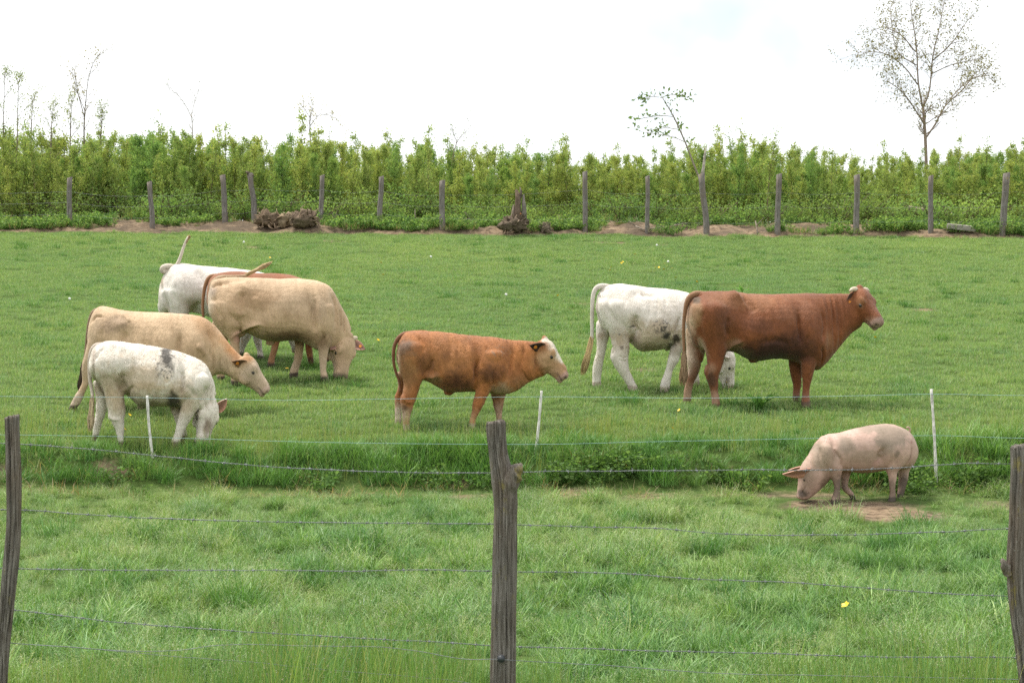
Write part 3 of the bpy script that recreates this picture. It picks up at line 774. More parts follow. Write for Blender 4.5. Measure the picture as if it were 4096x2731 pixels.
def cow_big_tan():
    s = Animal('cow', (600, 900, 2.4126), (1300, 1490), math.radians(5))
    s.torso([(562, 660, 560, 800, .09), (598, 545, 590, 900, .2), (680, 515, 680, 950, .27), (800, 505, 800, 985, .31), (950, 508, 930, 1040, .345), (1100, 512, 1080, 1105, .375),
             (1250, 518, 1230, 1125, .385), (1400, 512, 1380, 1113, .37), (1530, 525, 1510, 1150, .345), (1640, 547, 1610, 1205, .31), (1730, 590, 1690, 1215, .26), (1800, 690, 1740, 1205, .2),
             (1862, 810, 1765, 1190, .155), (1912, 915, 1790, 1180, .13), (1945, 1010, 1810, 1180, .11)])
    s.leg([(760, 570, 880), (880, 590, 890), (960, 640, 890), (1030, 700, 850), (1120, 770, 862), (1250, 785, 865), (1400, 780, 855), (1500, 780, 870)], -.17)
    s.leg([(950, 600, 800), (1080, 640, 760), (1250, 645, 725), (1500, 640, 725)], .16)
    s.leg([(800, 1590, 1780), (950, 1595, 1770), (1100, 1610, 1742), (1200, 1624, 1722), (1300, 1634, 1708), (1400, 1640, 1702), (1450, 1645, 1722), (1510, 1645, 1745)], -.17)
    s.leg([(1040, 1385, 1520), (1120, 1390, 1498), (1200, 1394, 1485), (1300, 1386, 1468), (1370, 1360, 1445), (1430, 1345, 1432), (1500, 1345, 1435)], .17)
    s.tail([(585, 600, 26), (610, 545, 30), (680, 512, 28, .02), (770, 502, 20, .05), (860, 497, 16, .07), (935, 487, 13, .09)])
    s.switch((900, 500), (1190, 352), 12, 20, (.40, .29, .15), n=90, off=.09)
    s.head((1925, 1070), (-.13, -.22, -1), (.62, -.78, .1), .57, ears=((-1, (1.0, .0, -.30), (.2, -1, .5)), (1, (-.4, -.5, -.5), (.3, -1, .2))), horns=((-1, (.9, .2, .5), .06),), tags=(0,), off=-.04)
    for dx in (0, 28, 50):
        s.blob(838 + dx, 1085 + (dx % 3) * 12, -.05 + dx * .003, .016, .016, .06)
    s.blob(850, 1040, 0, .10, .10, .06)
    s.blob(1160, 1140, 0, .06, .03, .03)
    return s.finish((.70, .50, .315), 'big tan cow grazing with its tail swung up over its back, udder showing', 'cow',
        patches=[(1350, 1095, 360, 95, (.17, .085, .042), .95, dict(rag=.25)), (1650, 1150, 110, 130, (.2, .11, .06), .7), (1400, 740, 340, 150, (.64, .47, .31), .7), (1000, 700, 250, 170, (.47, .29, .15), .5, dict(rag=.5)),  # first patch: belly strip, darker coat plus painted-in shade
                 (1650, 800, 120, 200, (.56, .42, .28), .6), (560, 740, 70, 200, (.72, .60, .46), .85), (600, 640, 60, 60, (.42, .33, .27), .6), (1100, 570, 460, 80, (.68, .50, .32), .75),
                 (1680, 1350, 120, 200, (.68, .52, .38), .8), (1400, 1400, 100, 150, (.66, .5, .36), .8), (850, 1090, 80, 80, (.5, .24, .19), .7), (1010, 1050, 150, 70, (.45, .34, .22), .6), (1870, 1250, 100, 150, (.42, .28, .17), .5),
                 (1880, 1400, 110, 110, (.56, .40, .27), .6)],
        bumps=[(930, 600, 80, 70, .02), (880, 850, 90, 90, .02), (1000, 850, 130, 130, -.03), (960, 975, 130, 30, .02), (1560, 850, 50, 250, -.025), (1690, 900, 90, 250, .02), (700, 560, 60, 30, -.02), (720, 850, 110, 150, .02)],
        folds=[([(590, 620), (630, 570), (700, 545)], 15, -.022), ([(900, 640), (870, 750), (900, 880)], 34, -.02), ([(760, 860), (850, 905), (940, 890)], 30, -.008), ([(790, 1090), (870, 1015), (970, 972), (1065, 962)], 13, .026), ([(870, 1050), (960, 1005), (1060, 990)], 16, -.022), ([(1600, 690), (1588, 880), (1605, 1060)], 22, -.024), ([(1740, 640), (1795, 800), (1790, 1010)], 20, -.022), ([(1830, 800), (1845, 900), (1845, 1020)], 10, -.014), ([(1875, 880), (1880, 960), (1870, 1060)], 10, -.014), ([(930, 540), (990, 620), (1010, 720)], 30, -.016), ([(1500, 560), (1490, 760), (1500, 980)], 20, -.003), ([(1420, 560), (1410, 760), (1400, 980)], 20, -.003), ([(620, 680), (640, 800), (700, 920)], 22, -.014), ([(1640, 1000), (1680, 1100), (1690, 1200)], 10, -.008), ([(700, 560), (800, 540), (930, 545)], 20, -.008)], mottle=.15, hoof=(.09, .065, .045), muzzle=(.16, .115, .09), earin=(.68, .38, .30), tailcol=(.5, .36, .22), fur=12000, furlen=.013)

def cow_rust_behind():
    s = Animal('cow', (600, 900, 2.4126), (1300, 1370), math.radians(2), voxel=.016)
    s.torso([(552, 620, 550, 760, .09), (585, 505, 590, 860, .2), (680, 462, 680, 900, .26), (850, 448, 850, 960, .3), (1050, 466, 1050, 1000, .33), (1250, 466, 1250, 1010, .33), (1400, 492, 1400, 1010, .31),
             (1500, 535, 1480, 1040, .26), (1600, 640, 1530, 1070, .2), (1670, 780, 1580, 1080, .15), (1730, 930, 1630, 1110, .12)])
    s.leg([(750, 570, 820), (950, 610, 760), (1100, 640, 725), (1370, 640, 715)], -.14)
    s.leg([(900, 620, 780), (1100, 650, 735), (1370, 655, 725)], .14)
    s.leg([(860, 1300, 1500), (960, 1270, 1460), (1050, 1215, 1330), (1120, 1178, 1258), (1200, 1165, 1235), (1290, 1140, 1208), (1340, 1130, 1208), (1378, 1140, 1212)], -.14)
    s.leg([(900, 1400, 1570), (1020, 1460, 1570), (1110, 1490, 1562), (1200, 1500, 1570), (1290, 1518, 1580), (1340, 1530, 1600), (1372, 1540, 1615)], .14)
    s.tail([(660, 462, 24), (580, 490, 24), (535, 580, 19), (514, 700, 15), (509, 800, 14), (516, 890, 13)], -.02)
    s.head((1755, 1000), (-.05, 0, -1), (1, 0, 0), .44)
    return s.finish(RUST, 'rust brown cow almost hidden behind the big tan cow', 'cow',
        patches=[(1170, 1250, 120, 180, (.50, .28, .15), .9), (1560, 1280, 120, 150, (.46, .22, .1), .8), (620, 500, 90, 60, (.36, .15, .06), .6), (540, 700, 60, 250, (.45, .24, .12), .6)],
        hoof=(.12, .085, .06), muzzle=(.10, .05, .03), tailcol=(.38, .19, .09), fur=0)

def cow_white_tail_up():
    s = Animal('cow', (600, 900, 2.4126), (700, 1300), math.radians(6), voxel=.015)
    s.torso([(92, 580, 80, 800, .11), (140, 465, 115, 860, .2), (210, 392, 210, 860, .27), (320, 370, 320, 850, .30), (450, 390, 450, 850, .31), (600, 402, 600, 900, .34), (800, 416, 800, 950, .355),
             (950, 437, 950, 965, .345), (1080, 458, 1080, 960, .3), (1170, 500, 1180, 950, .25), (1270, 590, 1230, 945, .18), (1360, 720, 1290, 955, .14), (1430, 850, 1350, 990, .12)])
    s.leg([(640, 100, 430), (740, 120, 430), (820, 160, 410), (950, 190, 330), (1050, 190, 290), (1300, 190, 275)], -.16)
    s.leg([(760, 70, 300), (830, 78, 230), (950, 110, 230), (1300, 120, 200)], .15)
    s.leg([(850, 950, 1150), (1000, 975, 1100), (1090, 990, 1082), (1150, 1010, 1082), (1200, 1030, 1085), (1250, 1035, 1096), (1302, 1030, 1118)], -.15)
    s.leg([(900, 900, 1060), (1030, 890, 1000), (1090, 872, 975), (1180, 858, 922), (1240, 850, 906), (1290, 845, 905)], .15)
    s.tail([(260, 382, 22), (190, 388, 30), (135, 412, 32), (125, 440, 30), (165, 455, 28), (220, 435, 24), (258, 390, 20), (290, 320, 16), (315, 240, 14), (342, 170, 13), (372, 115, 14)], -.06)
    s.switch((340, 180), (385, 95), 9, 14, (.36, .25, .13), n=60, off=-.06)
    s.head((1450, 930), (.03, 0, -1), (1, 0, 0), .42)
    return s.finish((.95, .89, .82), 'white cow with its tail raised, standing behind the tan and rust cows', 'cow',
        patches=[(240, 585, 45, 34, (.4, .37, .32), .5, {'rag': .7, 'speck': .0, 'side': 'near'}), (110, 540, 30, 90, (.40, .24, .12), .7), (400, 760, 120, 90, (.5, .42, .34), .5), (170, 830, 40, 60, (.5, .36, .25), .6),
                 (950, 1150, 170, 120, (.62, .53, .45), .5)],
        bumps=[(470, 800, 90, 90, -.03), (300, 600, 150, 150, .02), (165, 660, 26, 230, -.02)],
        folds=[([(105, 560), (125, 700), (185, 840)], 13, -.024), ([(490, 760), (440, 810), (420, 860)], 22, -.025), ([(430, 430), (500, 520), (520, 620)], 34, -.018), ([(230, 470), (200, 600), (260, 760)], 24, -.012)], hoof=(.1, .08, .06), tailcol=(.76, .68, .58), fur=5000, furlen=.016)

def calf_rust():
    s = Animal('calf', (1500, 1250, 2.6133), (700, 1190), math.radians(3), voxel=.0115)
    s.torso([(245, 300, 222, 480, .09), (320, 203, 285, 640, .2), (470, 187, 470, 690, .245), (600, 193, 600, 745, .255), (750, 206, 745, 825, .28), (900, 226, 880, 832, .29), (1050, 241, 1040, 826, .275),
             (1200, 256, 1205, 842, .25), (1320, 268, 1360, 852, .22), (1420, 284, 1490, 812, .175), (1540, 292, 1590, 742, .135), (1650, 302, 1690, 690, .115), (1730, 318, 1770, 655, .105), (1790, 370, 1830, 600, .08)], egg=.15)
    s.leg([(360, 240, 580), (460, 232, 600), (560, 245, 590), (660, 270, 540), (740, 295, 490), (820, 290, 455), (900, 260, 430), (950, 265, 412), (1000, 275, 398), (1100, 286, 366), (1160, 290, 362), (1205, 288, 374)], -.13)
    s.leg([(640, 225, 380), (760, 236, 330), (830, 220, 300), (900, 203, 282), (1000, 205, 280), (1100, 206, 286), (1195, 204, 290)], .12)
    s.leg([(440, 1060, 1360), (560, 1050, 1320), (700, 1046, 1250), (800, 1043, 1216), (900, 1028, 1166), (960, 1018, 1140), (1010, 1012, 1108), (1100, 993, 1062), (1140, 980, 1055), (1175, 974, 1056)], -.14)
    s.leg([(780, 1200, 1400), (870, 1215, 1365), (920, 1228, 1350), (1000, 1245, 1338), (1060, 1258, 1332), (1110, 1264, 1330), (1190, 1260, 1335)], .13)
    s.tail([(420, 192, 24), (320, 208, 27), (245, 268, 23), (203, 350, 19), (192, 460, 17), (202, 560, 15), (228, 650, 14), (255, 720, 13), (268, 830, 12)], -.03)
    s.head((1778, 278), (.56, -.08, -.83), (.82, -.06, .56), .50, ears=((1, (-.85, -.45, .0), (-.3, -.85, -.4)), (-1, (-.5, .8, .1))), off=0, tags=(0,))
    s.blob(770, 838, 0, .055, .035, .03)
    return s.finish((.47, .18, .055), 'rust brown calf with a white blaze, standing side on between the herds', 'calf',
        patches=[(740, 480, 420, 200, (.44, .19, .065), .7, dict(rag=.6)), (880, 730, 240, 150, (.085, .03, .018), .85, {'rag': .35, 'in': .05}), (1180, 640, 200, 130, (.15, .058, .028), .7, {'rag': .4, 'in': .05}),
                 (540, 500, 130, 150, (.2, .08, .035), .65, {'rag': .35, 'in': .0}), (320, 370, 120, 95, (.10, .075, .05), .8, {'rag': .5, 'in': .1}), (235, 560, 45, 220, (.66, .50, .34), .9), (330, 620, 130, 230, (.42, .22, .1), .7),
                 (620, 690, 90, 60, (.50, .33, .19), .7), (1340, 800, 150, 80, (.55, .38, .25), .85, dict(rag=.4)), (1500, 720, 150, 90, (.48, .24, .12), .6), (1770, 500, 160, 160, (.45, .235, .10), .8), 
                 (1250, 400, 190, 100, (.30, .25, .2), .55, dict(rag=.6, speck=.25, side='near')), (330, 1080, 130, 130, (.62, .45, .32), .8), (240, 1080, 90, 160, (.70, .58, .50), .9), (320, 990, 40, 40, (.12, .07, .05), .7),
                 (1300, 1040, 120, 170, (.58, .40, .29), .85), (1030, 1100, 90, 130, (.52, .30, .17), .7), (1880, 620, 110, 60, (.62, .45, .34), .8), (1420, 275, 300, 40, (.45, .17, .05), .6)],
        bumps=[(520, 560, 90, 140, -.02), (380, 450, 110, 150, .022), (1060, 600, 35, 200, -.03), (1180, 580, 110, 160, .02), (600, 660, 80, 30, .02), (1420, 500, 40, 150, -.012), (1500, 560, 40, 140, -.012), (1690, 560, 25, 120, -.015)],
        folds=[([(1090, 470), (1055, 600), (1048, 770)], 17, -.024), ([(605, 470), (580, 560), (530, 670)], 22, -.022), ([(1440, 390), (1430, 540), (1370, 690)], 18, -.015), ([(1692, 400), (1680, 480), (1705, 590)], 10, -.016), ([(490, 700), (565, 655), (650, 665)], 12, .02), ([(1540, 600), (1600, 690), (1640, 720)], 9, -.012), ([(1730, 590), (1750, 640), (1790, 670)], 9, -.012), ([(255, 320), (228, 450), (245, 610)], 13, -.016), ([(430, 230), (500, 330), (500, 430)], 26, -.012), ([(800, 270), (780, 450), (760, 620)], 20, -.003), ([(880, 280), (860, 450), (840, 640)], 20, -.003), ([(960, 290), (940, 450), (930, 620)], 20, -.003), ([(1260, 560), (1230, 680), (1240, 780)], 20, -.012), ([(1560, 340), (1550, 460), (1500, 620)], 12, -.009), ([(300, 880), (330, 930), (400, 940)], 12, .012)], rough=.006, mottle=.34, blaze=(.90, .80, .66), face=(.60, .37, .20), hoof=(.5, .4, .32), muzzle=(.66, .42, .36), earin=(.07, .035, .02), tailcol=(.24, .1, .045), eyering=(.55, .36, .2), fur=16000, furlen=.024)

def cow_white_grazing():
    s = Animal('cow', (2300, 1080, 3.0157), (700, 1430), math.radians(4))
    s.torso([(272, 310, 255, 480, .09), (320, 222, 310, 660, .2), (420, 178, 420, 740, .26), (560, 166, 560, 800, .285), (700, 182, 690, 900, .31), (850, 204, 800, 982, .33), (1000, 219, 980, 968, .34),
             (1150, 233, 1150, 948, .325), (1300, 257, 1280, 930, .29), (1410, 300, 1380, 910, .25), (1520, 390, 1450, 890, .19), (1640, 520, 1530, 890, .15), (1740, 680, 1600, 930, .12), (1820, 830, 1670, 990, .10), (1870, 940, 1730, 1050, .09)])
    s.leg([(400, 280, 700), (500, 275, 710), (620, 325, 700), (740, 398, 692), (850, 436, 668), (950, 438, 660), (1040, 424, 642), (1110, 446, 645), (1200, 498, 655), (1280, 556, 690), (1360, 608, 728), (1400, 630, 750), (1435, 635, 770)], -.15)
    s.leg([(430, 300, 420), (520, 275, 440), (650, 252, 440), (780, 252, 425), (900, 257, 392), (1000, 250, 372), (1100, 226, 346), (1200, 208, 326), (1300, 209, 316), (1390, 206, 320), (1435, 204, 324)], .15)
    s.leg([(620, 1230, 1480), (740, 1215, 1440), (860, 1180, 1340), (950, 1150, 1300), (1030, 1128, 1272), (1110, 1110, 1250), (1200, 1092, 1185), (1280, 1060, 1166), (1360, 1030, 1150), (1435, 1028, 1140)], -.16)
    s.leg([(900, 1280, 1430), (1100, 1350, 1450), (1250, 1420, 1490), (1340, 1430, 1505), (1392, 1432, 1515)], .15)
    s.tail([(440, 176, 28), (330, 180, 34), (255, 222, 30), (218, 310, 26), (208, 450, 24), (206, 600, 23), (206, 750, 22), (202, 860, 20)], -.03)
    s.switch((205, 800), (105, 1275), 22, 44, (.58, .43, .22), off=-.04, n=170, bend=-20)
    s.head((1885, 990), (.06, 0, -1), (1, 0, .06), .46, ears=((-1, (-.5, .8, .1)), (1, (-.7, -.7, .0))))
    s.blob(1105, 950, 0, .02, .02, .035); s.blob(1135, 945, 0.02, .014, .014, .035)
    return s.finish((1.0, .94, .85), 'white cow grazing behind the horned brown cow, dung caked on its flank', 'cow',
        patches=[(950, 830, 440, 190, YELLOWED, .6, dict(rag=.5)), (700, 640, 130, 110, YELLOWED, .45), (560, 900, 160, 260, (.62, .5, .37), .5), (980, 960, 380, 100, (.33, .26, .17), .85), (720, 850, 70, 120, (.5, .36, .3), .6),
                 (1040, 690, 90, 90, (.09, .085, .075), .9, dict(rag=.8, speck=-.25, side='near')), (1090, 800, 60, 60, (.05, .05, .045), .95, dict(rag=.5, side='near')), (1215, 830, 55, 45, (.06, .05, .04), .9, dict(rag=.6, side='near')),
                 (1150, 900, 80, 60, DUNG, .8, dict(rag=.5)), (670, 690, 55, 50, (.1, .09, .07), .85, dict(rag=.7, speck=.1, side='near')), (540, 770, 90, 45, (.1, .09, .07), .85, dict(rag=.7, speck=.25, side='near')),
                 (330, 300, 60, 45, (.15, .14, .11), .85, dict(rag=.7, speck=.1, side='near')), (265, 420, 22, 90, (.28, .12, .06), .7), (560, 940, 30, 30, (.15, .1, .08), .7, dict(rag=.5, side='near')), (1860, 1330, 30, 60, (.2, .16, .12), .7),
                 (350, 780, 80, 60, (.45, .3, .18), .6)],
        bumps=[(830, 260, 110, 60, -.02), (600, 500, 170, 130, .022), (720, 720, 70, 130, -.03), (1230, 700, 40, 200, -.02), (700, 240, 60, 50, .015)],
        folds=[([(790, 245), (870, 290), (980, 300)], 30, -.022), ([(740, 540), (700, 640), (692, 750)], 28, -.026), ([(690, 900), (700, 775), (750, 735), (800, 790)], 15, -.016), ([(262, 470), (318, 620), (405, 750)], 12, -.02), ([(1270, 540), (1220, 690), (1175, 840)], 20, -.022), ([(520, 1030), (580, 1060), (640, 1040)], 8, -.008), ([(520, 1070), (580, 1100), (640, 1080)], 8, -.008), ([(300, 260), (360, 230), (430, 215)], 14, -.016), ([(420, 330), (400, 470), (470, 620)], 26, -.012), ([(900, 330), (880, 500), (860, 650)], 20, -.003), ([(990, 330), (975, 500), (950, 650)], 20, -.003), ([(1090, 330), (1075, 500), (1050, 650)], 20, -.003), ([(430, 870), (460, 960), (440, 1030)], 12, -.012)], rough=.004, mottle=.07, mtint=(.96, .91, .82), hoof=(.55, .47, .38), tailcol=(.80, .74, .66), fur=14000, furlen=.02)

def cow_brown_horned():
    s = Animal('cow', (2650, 1080, 2.4758), (900, 1335), math.radians(5))
    s.torso([(262, 320, 240, 520, .09), (325, 240, 300, 720, .21), (420, 212, 420, 790, .275), (560, 208, 560, 800, .29), (720, 214, 700, 810, .305), (850, 231, 820, 868, .325), (980, 236, 930, 903, .34), (1120, 238, 1110, 880, .345),
             (1260, 238, 1240, 888, .34), (1400, 229, 1370, 930, .32), (1540, 232, 1520, 985, .285), (1640, 235, 1605, 940, .235), (1730, 234, 1690, 838, .185), (1800, 236, 1780, 725, .155), (1865, 240, 1850, 650, .135), (1915, 250, 1900, 610, .125), (1975, 310, 1970, 560, .09)], egg=.14)
    s.leg([(380, 275, 690), (480, 270, 690), (560, 300, 680), (650, 340, 665), (740, 395, 650), (820, 428, 632), (900, 440, 610), (960, 422, 592), (1010, 412, 572), (1060, 428, 556), (1120, 450, 552), (1200, 474, 552), (1280, 486, 566), (1335, 486, 574)], -.15)
    s.leg([(600, 230, 440), (700, 230, 430), (800, 232, 425), (900, 240, 406), (980, 250, 376), (1050, 240, 346), (1120, 226, 310), (1200, 211, 291), (1280, 203, 284), (1345, 193, 286)], .15)
    s.leg([(480, 1330, 1640), (600, 1335, 1610), (700, 1345, 1580), (800, 1364, 1560), (900, 1370, 1530), (1000, 1372, 1500), (1080, 1382, 1480), (1150, 1386, 1462), (1230, 1382, 1456), (1300, 1374, 1462), (1330, 1372, 1466)], -.16)
    s.leg([(820, 1235, 1420), (900, 1245, 1400), (1000, 1260, 1390), (1080, 1278, 1384), (1150, 1293, 1372), (1230, 1290, 1362), (1325, 1288, 1366)], .15)
    s.tail([(430, 210, 30), (320, 228, 34), (250, 300, 27), (218, 450, 19), (208, 600, 16), (212, 750, 15), (216, 860, 14)], -.03)
    s.switch((215, 800), (205, 1150), 16, 40, (.38, .25, .15), off=-.05, n=150)
    s.head((1955, 180), (.44, -.42, -.80), (.58, -.56, .60), .525, ears=((1, (-.55, -.35, -.8), (.3, -.9, .1)), (-1, (.6, .7, -.4))), horns=((1, (-.75, -.55, .15), .085), (-1, (.75, .5, .25), .085)), tags=(0,), wide=1.2)
    s.blob(900, 892, 0, .06, .035, .035)
    s.loft([(1590, 800, 1500, 960, .09), (1570, 880, 1500, 990, .09), (1600, 900, 1560, 985, .06)], 0, 16)
    return s.finish(BROWN, 'glossy brown cow with short pale horns, standing with its head up', 'cow',
        patches=[(1100, 820, 470, 150, (.05, .018, .011), .95, {'rag': .3, 'in': .3}), (1300, 720, 200, 150, (.09, .032, .02), .75, {'rag': .35, 'in': .0}), (950, 560, 260, 90, (.17, .06, .03), .6, {'rag': .4, 'in': .0}), (1480, 800, 120, 300, (.19, .07, .035), .6, {'rag': .35, 'in': .0}), (600, 520, 150, 240, (.17, .062, .028), .75, {'rag': .35, 'in': .0}), (900, 310, 460, 110, (.37, .16, .07), .75, dict(rag=.4)),  # first patch: near-black belly, dark coat deepened with painted shade
                 (1250, 400, 260, 130, (.31, .125, .06), .6, dict(rag=.5)), (520, 290, 160, 80, (.30, .125, .055), .6), (275, 560, 75, 260, (.62, .44, .28), .95), (340, 420, 60, 160, (.50, .31, .17), .8), (350, 290, 50, 45, (.12, .09, .06), .8, dict(rag=.5, side='near')),
                 (400, 740, 30, 130, (.62, .47, .33), .8, dict(tilt=28)), (300, 880, 120, 240, (.74, .58, .45), 1.0, dict(side='far')), (360, 1030, 60, 200, (.22, .09, .045), .7, dict(side='far')), (250, 1240, 90, 120, (.56, .37, .26), .9, dict(off=.15, side='far')),
                 (520, 1270, 90, 110, (.52, .33, .23), .9), (480, 980, 60, 60, (.48, .28, .17), .7, dict(side='near')), (490, 1090, 60, 90, (.10, .05, .03), .8, dict(rag=.4, side='near')), (1400, 1260, 190, 90, (.30, .13, .075), .8), (720, 740, 100, 60, (.40, .24, .14), .7),
                 (1640, 700, 60, 120, (.30, .16, .08), .5), (1970, 300, 70, 60, (.36, .17, .07), .6), (2080, 520, 90, 70, (.55, .38, .27), .7), (780, 830, 130, 60, (.20, .16, .09), .6)],
        bumps=[(720, 240, 60, 50, .022), (800, 420, 120, 140, -.025), (500, 480, 160, 170, .025), (690, 650, 90, 130, -.025), (1330, 560, 45, 200, -.02), (1460, 600, 110, 180, .022), (1700, 480, 18, 260, -.014), (1760, 470, 18, 260, -.014), (1640, 520, 25, 240, -.012), (1560, 720, 40, 60, .012)],
        folds=[([(790, 255), (860, 340), (905, 430)], 42, -.016), ([(645, 460), (622, 560), (640, 710)], 22, -.024), ([(400, 400), (368, 540), (415, 720)], 22, -.014), ([(640, 805), (700, 745), (790, 705)], 14, .024), ([(1330, 410), (1338, 590), (1362, 760)], 18, -.024), ([(1565, 400), (1590, 550), (1560, 720)], 22, -.018), ([(1690, 255), (1700, 430), (1680, 640)], 9, -.007), ([(1730, 255), (1742, 420), (1730, 640)], 9, -.007), ([(1770, 260), (1782, 420), (1770, 620)], 9, -.007), ([(1812, 265), (1822, 420), (1815, 600)], 9, -.007), ([(1560, 770), (1590, 850), (1570, 940)], 13, -.018), ([(430, 890), (455, 960), (440, 1040)], 10, -.012), ([(1880, 610), (1950, 580), (2040, 560)], 8, -.01), ([(730, 230), (790, 290), (830, 370)], 16, .014), ([(300, 270), (350, 250), (420, 240)], 12, -.016), ([(1420, 640), (1400, 720), (1420, 820)], 14, -.012), ([(1480, 1000), (1440, 1060), (1470, 1110)], 8, -.008), ([(1020, 300), (1000, 480), (980, 640)], 22, -.003), ([(1110, 300), (1090, 480), (1070, 640)], 22, -.003), ([(950, 720), (1100, 700), (1250, 740)], 30, -.012)], mottle=.20, hoof=(.16, .10, .07), muzzle=(.50, .33, .27), earin=(.12, .055, .03), tailcol=(.33, .17, .085), eyering=(.33, .18, .10), fur=12000, furlen=.012)

